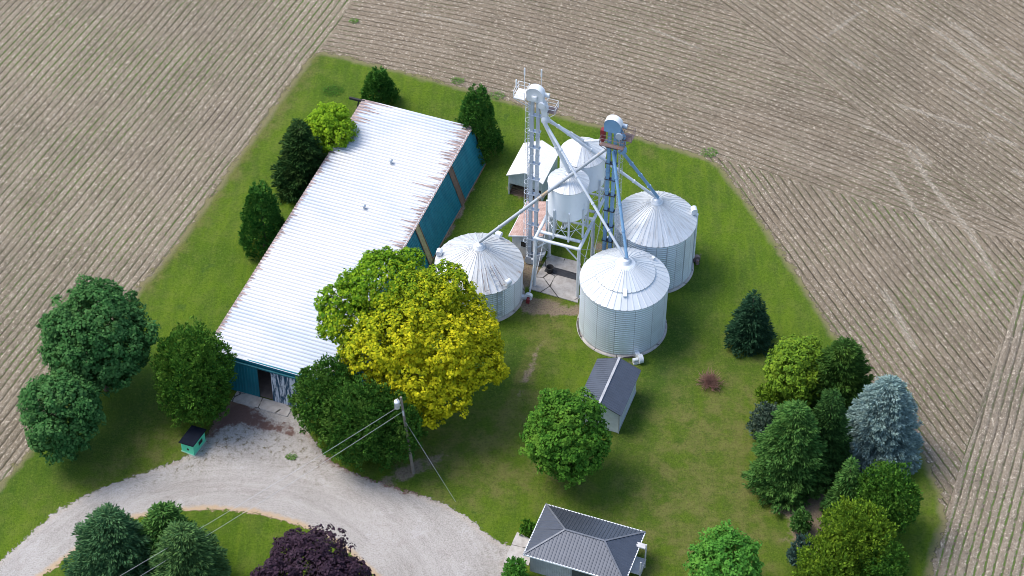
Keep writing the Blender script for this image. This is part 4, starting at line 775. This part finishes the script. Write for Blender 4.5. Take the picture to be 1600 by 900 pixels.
def from_box(x0, y0, x1, y1, lift=.6):
    cx, cy = (x0 + x1) / 2, (y0 + y1) / 2; m = mpp(cx, cy); a = (x1 - x0) / 2 * m; hh = (y1 - y0) / 2 * m; sd = math.sin(R(44.5)); cdl = math.cos(R(44.5))
    b = math.sqrt(max((hh * hh - (a * sd) ** 2), .15 * a * a)) / cdl; b = min(b, a * 1.35); zc = b + lift; return P(cx, cy, zc), a, b, zc
def round_tree(name, label, cat, box, mat, nl=6, lift=.9, leaf=.27, clump=.8, dens=34, group=None, spread=.40):
    c, a, b, zc = from_box(*box, lift); a *= .88; b *= .90; lobes = [(0, 0, zc, a * .80, a * .80, b * .84)]
    for k in range(nl):
        an_ = 2 * math.pi * k / nl + random.uniform(-.3, .3); rr = a * spread; s = random.uniform(.52, .62)
        lobes.append((rr * math.cos(an_), rr * math.sin(an_), zc + b * random.uniform(-.28, .25), a * s, a * s, b * s))
    lobes.append((a * .1, 0, zc + b * .42, a * .52, a * .52, b * .52))
    for k in range(16):
        d0 = unit(1)[0]; d0[2] = abs(d0[2]) if random.random() < .7 else d0[2]; r0 = a * random.uniform(.13, .22); q0 = random.uniform(.80, .93); lobes.append((a * q0 * d0[0], a * q0 * d0[1], max(r0, zc + b * q0 * d0[2]), r0, r0, r0))
    return broadleaf(name, label, cat, (c[0], c[1], 0), lobes, mat, leaf, clump, dens, group)
def conifer(name, label, cat, box, mat, kind='spruce', shape=.85, group=None, dens=1.0, baseline=None, skirt=.2, rag=.10, leafL=.34, wide=1.0):
    """cone with whorls of branches carrying needle sprays"""
    x0, y0, x1, y1 = box; ap = (x1 - x0) / 2; gy = y1 - ap * .70 if baseline is None else baseline; cx = (x0 + x1) / 2; m = mpp(cx, gy); a = ap * m * wide
    b0 = P(cx, gy); lo, hi = .5, 25.
    for _ in range(30):
        md = (lo + hi) / 2
        if proj(b0 + Z * md)[1] > y0: lo = md
        else: hi = md
    H_ = lo; root = thing(name, label, cat, (b0[0], b0[1], 0), 0, group)
    t_ = MB(); t_.tube((0, 0, -.1), (0, 0, H_ * .9), .05 * a + .08, 8, .03); t_.build('trunk', bark, root)
    rad = lambda z: a * np.clip(1 - (z - skirt) / (H_ - skirt), 0, 1) ** shape * np.clip((z + .25 * a) / (.45 * a + .2), 0, 1) ** .5
    P_, A_x, Ls = [], [], []
    if kind == 'spruce':
        z = skirt; ph_ = rng.uniform(0, 6.28, 3)
        while z < H_ - .25:
            r = float(rad(np.array(z))); nb = max(5, int(2 * math.pi * r / .62)); off = rng.uniform(0, 6.28)
            for k in range(nb):
                th = off + 2 * math.pi * k / nb + rng.normal() * .12; rr = r * (1 + rag * (math.sin(2 * th + ph_[0] + z * .5) + math.sin(5 * th + ph_[1] - z * 1.1) * .8 + math.sin(z * 2.1 + ph_[2]) * .5)) * rng.uniform(.74, 1.12) + .08; zt = z + rng.normal() * .12
                dr = np.array([math.cos(th), math.sin(th), 0]); st = max(.0, rr - 2.0); npts = int((rr - st) / .13 * 4.2 * dens) + 4
                s = st + (rr - st) * rng.uniform(0, 1, npts) ** .8; sag_ = -.16 * s + .10 * (s / max(rr, .1)) ** 2 * s
                wid = (.40 * (1 - (s / rr) ** 3) + .12); tan = np.array([-dr[1], dr[0], 0]); lat = rng.uniform(-1, 1, npts)
                pos = dr * s[:, None] + tan * (lat * wid)[:, None] + Z * (zt + sag_ + rng.uniform(-.10, .12, npts))[:, None]
                ax = dr + tan * (lat * .8)[:, None] + Z * rng.uniform(-.25, .35, npts)[:, None] + unit(npts) * .25; ax /= np.linalg.norm(ax, axis=1)[:, None]
                P_.append(pos); A_x.append(ax)
            z += rng.uniform(.30, .42)
        tipn = 20; P_.append(np.column_stack([rng.normal(size=tipn) * .05, rng.normal(size=tipn) * .05, H_ - rng.uniform(0, .5, tipn)])); ax = unit(tipn) * .5 + Z; A_x.append(ax / np.linalg.norm(ax, axis=1)[:, None])
        pos = np.concatenate(P_); ax = np.concatenate(A_x); n = len(pos); L = leafL * rng.uniform(.6, 1.3, n); vs, fs = sprays(pos, ax, L, L * .34)
        mesh_np('crown', vs, fs, mat, root)
    else:   # cedar: upright soft tufts covering a dense cone
        area = math.pi * a * math.hypot(a, H_) * 1.25; nc = int(area * 5.2); zz = skirt + (H_ - skirt - .1) * (1 - np.sqrt(rng.uniform(0, 1, nc))) ** .85
        th = rng.uniform(0, 6.28, nc); lob = 1 + .07 * np.sin(3 * th + zz) + .06 * np.sin(7 * th - 1.7 * zz); r = rad(zz) * lob * rng.uniform(.80, 1.0, nc)
        cen = np.column_stack([r * np.cos(th), r * np.sin(th), zz]); per = int(26 * dens); ci = np.repeat(np.arange(nc), per); tot = nc * per
        od = np.column_stack([np.cos(th), np.sin(th), np.full(nc, .35)])[ci]; u = unit(tot); u[(u * od).sum(1) < -.3] *= -1; rc = rng.uniform(.22, .42, nc)[ci]
        pos = cen[ci] + u * (rc * rng.uniform(.3, 1, tot))[:, None] * np.array([1, 1, 1.35]); ax = od * .55 + Z * .55 + unit(tot) * .6; ax /= np.linalg.norm(ax, axis=1)[:, None]
        L = leafL * .8 * rng.uniform(.6, 1.3, tot); pos[:, 2] = np.maximum(pos[:, 2], .08); vs, fs = sprays(pos, ax, L, L * .5)
        ni = int(area * 8); zi = rng.uniform(skirt, H_ * .9, ni); ri = rad(zi) * rng.uniform(.3, .75, ni); ti = rng.uniform(0, 6.28, ni); pi = np.column_stack([ri * np.cos(ti), ri * np.sin(ti), zi]); v2, f2 = leaves(pi, unit(ni), np.full(ni, .5), np.full(ni, .4))
        mesh_np('crown', np.concatenate([vs, v2]), np.concatenate([fs, f2 + len(vs)]), mat, root)
    return root
G_dark = leafmat('dark maple leaf', (.018, .085, .018), (.085, .205, .058), (.12, .25, .07))
G_mid = leafmat('round tree leaf', (.026, .105, .010), (.105, .245, .026), (.17, .31, .035))
G_cedar = leafmat('cedar foliage', (.018, .080, .010), (.085, .200, .022), (.14, .25, .03), transl=.12)
G_cedar2 = leafmat('hedge cedar foliage', (.017, .078, .010), (.080, .190, .024), (.13, .21, .035), transl=.12)
G_cone = leafmat('conifer foliage', (.012, .075, .010), (.070, .185, .026), (.11, .24, .03), transl=.1)
G_dkcone = leafmat('dark spruce needles', (.010, .040, .010), (.040, .090, .020), (.06, .085, .02), transl=.08)
G_lime = leafmat('lime leaf', (.12, .26, .015), (.28, .44, .02), (.36, .46, .02), transl=.3)
G_blue = leafmat('blue spruce needles', (.10, .17, .16), (.27, .38, .345), (.34, .45, .41), transl=.06)
G_sp = leafmat('green spruce needles', (.024, .095, .018), (.115, .235, .050), (.10, .20, .04), transl=.1)
G_ylg = leafmat('yellow green cedar', (.055, .125, .012), (.170, .280, .020), (.22, .30, .02), transl=.15)
G_bright = leafmat('bright leaf', (.045, .17, .020), (.12, .32, .045), (.17, .36, .05), transl=.28)
G_purple = leafmat('purple leaf', (.018, .010, .018), (.055, .030, .045), (.07, .045, .06), transl=.1)
G_bs = leafmat('blue shrub foliage', (.030, .070, .055), (.07, .125, .10), transl=.1)
CT = P(645, 636)
d_yellow = P(745, 610, 6) - P(590, 440, 6); d_yellow = np.array([d_yellow[0], d_yellow[1], -6.5]); d_yellow /= np.linalg.norm(d_yellow)
G_two = leafmat('golden maple leaf', (0, 0, 0), (1, 1, 1), grad=(d_yellow, -9.0, 1.2, ((.055, .16, .010), (.22, .38, .016)), ((.26, .30, .008), (.72, .64, .020))), transl=.3)
round_tree('maple_tree', 'largest dark green round tree at the left beside the field rows', 'tree', (57, 428, 246, 625), G_dark, 9, leaf=.30, clump=.85, dens=38)
round_tree('maple_tree', 'smaller dark green round tree at the far left, in front of the largest one', 'tree', (28, 572, 166, 722), G_dark, 7, leaf=.29, clump=.80, dens=38)
# big green and yellow maple
lob = []
for x, y, z, s in ((600, 450, 11.5, 4.3), (545, 505, 8.5, 2.9), (655, 470, 11.5, 3.9), (625, 520, 10.5, 4.6), (690, 535, 9.5, 4.4), (585, 545, 8.5, 3.5), (650, 585, 7.5, 3.8), (735, 520, 8.0, 2.9), (745, 570, 6.8, 2.7), (690, 610, 6.0, 3.2), (530, 470, 10.5, 2.2), (590, 425, 12.5, 2.4), (665, 640, 4.6, 1.7), (770, 580, 6.0, 1.3), (705, 455, 10.2, 2.4), (520, 490, 9.5, 1.5), (735, 478, 8.6, 1.9), (775, 545, 6.4, 1.0), (760, 500, 7.4, 1.2), (512, 515, 8.2, 1.1), (548, 440, 11.0, 1.3), (680, 655, 4.0, .9), (640, 405, 12.2, 1.4), (716, 622, 5.0, 1.3), (552, 548, 7.5, 1.4), (690, 425, 11.2, 1.3)):
    w = P(x, y, z) - CT; lob.append((w[0], w[1], z, s * .78, s * .78, s * .66))
for k in range(34):   # leafy branch ends reaching out of the crown
    l0 = lob[random.randrange(0, 17)]; d0 = unit(1)[0]; d0[2] = d0[2] * .7 + .1; r0 = random.uniform(.55, 1.0); lob.append((l0[0] + d0[0] * l0[3] * .95, l0[1] + d0[1] * l0[4] * .98, max(1.5, l0[2] + d0[2] * l0[5] * 1.05), r0, r0, r0 * .8))
broadleaf('maple_tree', 'big maple turning from green to golden yellow in front of the long shed', 'tree', CT, lob, G_two, leaf=.27, clump=.62, dens=44, tr=.38, fill=.8, th=9)
round_tree('round_tree', 'round mid green tree covering the corner of the small grey-roofed shed', 'tree', (814, 604, 956, 755), G_mid, 8, leaf=.27, clump=.75, dens=38)
round_tree('lime_tree', 'lime green broadleaf tree leaning over the left eave of the long shed', 'tree', (472, 155, 560, 262), G_lime, 6, leaf=.26, clump=.6, dens=42)
conifer('cedar_tree', 'dark cone shaped cedar beside the middle of the left eave', 'conifer', (376, 283, 453, 413), G_cone, 'cedar', .62)
conifer('spruce_tree', 'ragged dark spruce behind the left eave, below the lime green tree', 'conifer', (431, 188, 520, 326), G_dkcone, 'spruce', .55, dens=1.3)
conifer('cedar_tree', 'cedar behind the top left corner of the long shed roof', 'conifer', (563, 107, 622, 182), G_cone, 'cedar', .62)
conifer('cedar_tree', 'tall cedar at the far right corner of the long shed', 'conifer', (707, 134, 784, 266), G_cone, 'cedar', .58)
def bush(name, label, cat, box, mat, lift=.1, clump=.55, leaf=.24, dens=60, nl=7, top=0.35):
    c, a, b, zc = from_box(*box, lift); a *= .95; b = b * .95; root = thing(name, label, cat, (c[0], c[1], 0)); trunk(root, zc, .15, a * .5)
    lobes = [(0, 0, zc, a * .82, a * .82, b * .9)]
    for k in range(nl): an_ = 2 * math.pi * k / nl + random.random() * .5; lobes.append((a * .42 * math.cos(an_), a * .42 * math.sin(an_), zc + b * random.uniform(-.3, .25), a * .52, a * .52, b * .62))
    lobes.append((random.uniform(-.1, .1) * a, 0, zc + b * top, a * .5, a * .5, b * .62)); lobes = np.array(lobes); Pp, Ax, Ll = [], [], []
    for i, (x, y, z, rx, ry, rz) in enumerate(lobes):
        ar = 4 * math.pi * (rx * ry + 2 * rx * rz) / 3; nc = int(ar / (clump ** 2) * 1.25); d = unit(nc); ph = rng.uniform(0, 6.28, 6); bp = 1 + .10 * np.sin(6 * d[:, 0] + ph[0]) * np.sin(5.3 * d[:, 1] + ph[1]) + .08 * np.sin(9.1 * d[:, 2] + ph[2] + 4 * d[:, 0]) + .05 * np.sin(13 * d[:, 1] + ph[3]); cen = np.array([x, y, z]) + d * np.array([rx, ry, rz]) * (np.where(rng.uniform(0, 1, nc) < .14, 1.10, 1.0) * bp * rng.uniform(.76, 1.04, nc))[:, None]; k_ = cen[:, 2] > .1
        for j, l2 in enumerate(lobes):
            if j != i: k_ &= ((((cen - l2[:3]) / (l2[3:] * .85)) ** 2).sum(1) > 1)
        cen = cen[k_]; d = d[k_]; nc = len(cen); per = int(dens * clump * clump); ci = np.repeat(np.arange(nc), per); tot = len(ci); u = unit(tot); od = d[ci]; u[(u * od).sum(1) < -.3] *= -1
        pos = cen[ci] + u * (clump * rng.uniform(.3, .75, nc))[ci][:, None] * rng.uniform(.4, 1.05, tot)[:, None]; ax = od * .6 + Z * .35 + unit(tot) * .65; ax /= np.linalg.norm(ax, axis=1)[:, None]; Pp.append(pos); Ax.append(ax); Ll.append(leaf * rng.uniform(.6, 1.4, tot))
        ni = int(ar * 5); di = unit(ni); pi = np.array([x, y, z]) + di * np.array([rx, ry, rz]) * rng.uniform(.4, .8, ni)[:, None]; Pp.append(pi); Ax.append(unit(ni)); Ll.append(np.full(ni, .5))
    pos = np.concatenate(Pp); ax = np.concatenate(Ax); L = np.concatenate(Ll); pos[:, 2] = np.maximum(pos[:, 2], .08); vs, fs = sprays(pos, ax, L, L * .55); vs[:, 2] = np.maximum(vs[:, 2], .03); mesh_np('crown', vs, fs, mat, root); return root
bush('cedar_tree', 'broad bushy cedar at the front left corner of the long shed', 'conifer', (237, 497, 370, 668), G_cedar, nl=7)
for k, (bx, lb) in enumerate((((452, 556, 572, 692), 'bushy cedar at the left end of the hedge, beside the shed door'), ((498, 580, 622, 740), 'bushy cedar in the middle of the hedge, in front of the golden maple'), ((556, 590, 664, 744), 'bushy cedar at the right end of the hedge, behind the utility pole'))):
    bush('cedar_tree', lb, 'conifer', bx, G_cedar2, nl=6)
conifer('spruce_tree', 'small lone dark spruce on the lawn to the right of the bins', 'conifer', (1133, 457, 1206, 562), leafmat('lone spruce needles', (.012, .045, .02), (.035, .085, .04), transl=.06), 'spruce', .7, dens=1.2)
round_tree('broadleaf_tree', 'light green feathery tree at the back left of the tree group', 'tree', (1192, 522, 1304, 640), G_ylg, 6, leaf=.26, clump=.8, dens=36)
bush('shrub', 'low yellow green shrub reaching out at the left edge of the tree group', 'shrub', (1180, 595, 1240, 645), G_ylg, clump=.5)
conifer('spruce_tree', 'large dark green spruce at the back of the tree group', 'conifer', (1238, 532, 1368, 690), leafmat('back spruce needles', (.018, .062, .010), (.065, .140, .024), (.10, .17, .02), transl=.1), 'spruce', .55, dens=1.25)
bush('shrub', 'dark grey purple shrub beside the green spruce', 'shrub', (1170, 628, 1226, 690), leafmat('dark shrub leaf', (.03, .06, .035), (.12, .17, .12), transl=.1), clump=.5)
conifer('spruce_tree', 'dark spruce filling the middle of the tree group', 'conifer', (1244, 612, 1322, 765), leafmat('inner spruce needles', (.016, .055, .012), (.055, .125, .028), transl=.1), 'spruce', .5, dens=1.2)
conifer('spruce_tree', 'mid green spruce on the left of the tree group', 'conifer', (1166, 630, 1292, 798), G_sp, 'spruce', .55, dens=1.25)
conifer('blue_spruce', 'large pale blue spruce at the edge of the field', 'conifer', (1298, 592, 1440, 757), G_blue, 'spruce', .52, dens=1.6, leafL=.30, rag=.04, wide=.97)
conifer('spruce_tree', 'young pointed green conifer in front of the blue spruce', 'conifer', (1286, 718, 1348, 824), G_sp, 'spruce', .7, dens=1.1)
bush('cedar_tree', 'dark green cedar right below the blue spruce', 'conifer', (1332, 712, 1440, 852), G_cedar, nl=6)
bush('cedar_tree', 'yellow green cedar in the middle of the lower tree group', 'conifer', (1276, 776, 1402, 912), G_ylg, nl=6)
bush('cedar_tree', 'yellow green cedar at the bottom edge of the tree group', 'conifer', (1240, 838, 1350, 950), G_ylg, nl=6)
bush('cedar_tree', 'dark cedar at the bottom edge on the right of the tree group', 'conifer', (1335, 820, 1420, 950), G_cedar, nl=6)
bush('shrub', 'upper of two small blue green shrubs at the left foot of the tree group', 'shrub', (1236, 790, 1268, 838), G_sp, clump=.4)
bush('shrub', 'lower of two small blue green shrubs at the left foot of the tree group', 'shrub', (1232, 830, 1276, 896), G_bs, clump=.45)
round_tree('broadleaf_tree', 'bright green young tree at the bottom edge right of the garage', 'tree', (1070, 818, 1192, 945), G_bright, 6, leaf=.27, clump=.85, dens=34)
conifer('pine_tree', 'blue green pine at the left of the driveway island', 'conifer', (112, 800, 262, 960), leafmat('pine needles', (.026, .085, .034), (.085, .175, .065), transl=.1), 'spruce', .5, dens=1.2)
conifer('pine_tree', 'green pine in the middle of the driveway island, behind the others', 'conifer', (205, 790, 330, 925), G_sp, 'spruce', .55, dens=1.2)
conifer('pine_tree', 'lighter green pine on the right of the driveway island group', 'conifer', (228, 822, 375, 990), leafmat('light pine needles', (.040, .105, .034), (.12, .215, .06), transl=.1), 'spruce', .55, dens=1.2)
round_tree('purple_tree', 'dark purple leaved tree at the bottom edge inside the driveway curve', 'tree', (390, 822, 582, 1000), G_purple, 7, leaf=.27, clump=.75, dens=38)
bush('shrub', 'small green shrub at the corner of the garage by the path', 'shrub', (786, 872, 826, 915), G_bright, clump=.45)
bush('shrub', 'low green shrub behind the path beside the garage corner', 'shrub', (812, 816, 838, 834), G_mid, clump=.35)
# dead shrub of reddish twigs
c = P(1108, 600); dsb = thing('dead_shrub', 'heap of reddish dead branches alone on the lawn', 'dead shrub', c); q = MB()
for k in range(150):
    a_ = random.uniform(0, 6.28); el_ = random.uniform(.1, 1.5); L_ = random.uniform(.7, 1.45); s = np.array([random.uniform(-.3, .3), random.uniform(-.3, .3), .05]); d = np.array([math.cos(a_) * math.cos(el_), math.sin(a_) * math.cos(el_), math.sin(el_) * .9])
    e = s + d * L_; q.tube(s, e, .03, 4, .015, False)
    for _ in range(4): b2_ = s + d * L_ * random.uniform(.4, .95); q.tube(b2_, b2_ + (d + unit(1)[0] * .8) * .3, .018, 4, .01, False)
q.build('branches', plain('dead twig', (.26, .14, .11), .9, var=.35, scale=4), dsb)
G_weed = leafmat('weed leaf', (.07, .17, .025), (.16, .28, .06)); G_tuft = leafmat('tuft grass', (.03, .10, .01), (.07, .17, .02))
# clumps of weeds in the field edge
for px_, py_, w_, lb in ((1108, 239, .75, 'round clump of green weeds where the lawn meets the field'), (553, 34, .45, 'lone green weed clump high in the field'), (520, 143, .9, 'dark green tuft of tall grass on the lawn behind the long shed'), (775, 150, .7, 'green weeds at the field edge behind the tall cedar'), (715, 127, .6, 'green weeds at the field edge left of the tall cedar'), (455, 715, .4, 'weed growing in the gravel near the hedge')):
    c = P(px_, py_); n_ = int(260 * w_); a_ = rng.uniform(0, 6.28, n_); r_ = w_ * np.sqrt(rng.uniform(0, 1, n_)) * np.array(1.0); pos = np.column_stack([r_ * np.cos(a_) * 1.3, r_ * np.sin(a_), np.full(n_, .02)]); ax = unit(n_) * .6 + Z; ax /= np.linalg.norm(ax, axis=1)[:, None]
    up_ = unit(n_) * .45 + Z; up_ /= np.linalg.norm(up_, axis=1)[:, None]; pos[:, 2] = rng.uniform(.03, .22, n_); vs, fs = leaves(pos, up_, rng.uniform(.10, .22, n_), np.full(n_, .09)); o = mesh_np('weed_clump', vs, fs, G_weed if 'tuft' not in lb else G_tuft); o.location = tuple(c); tag(o, lb, 'weeds')
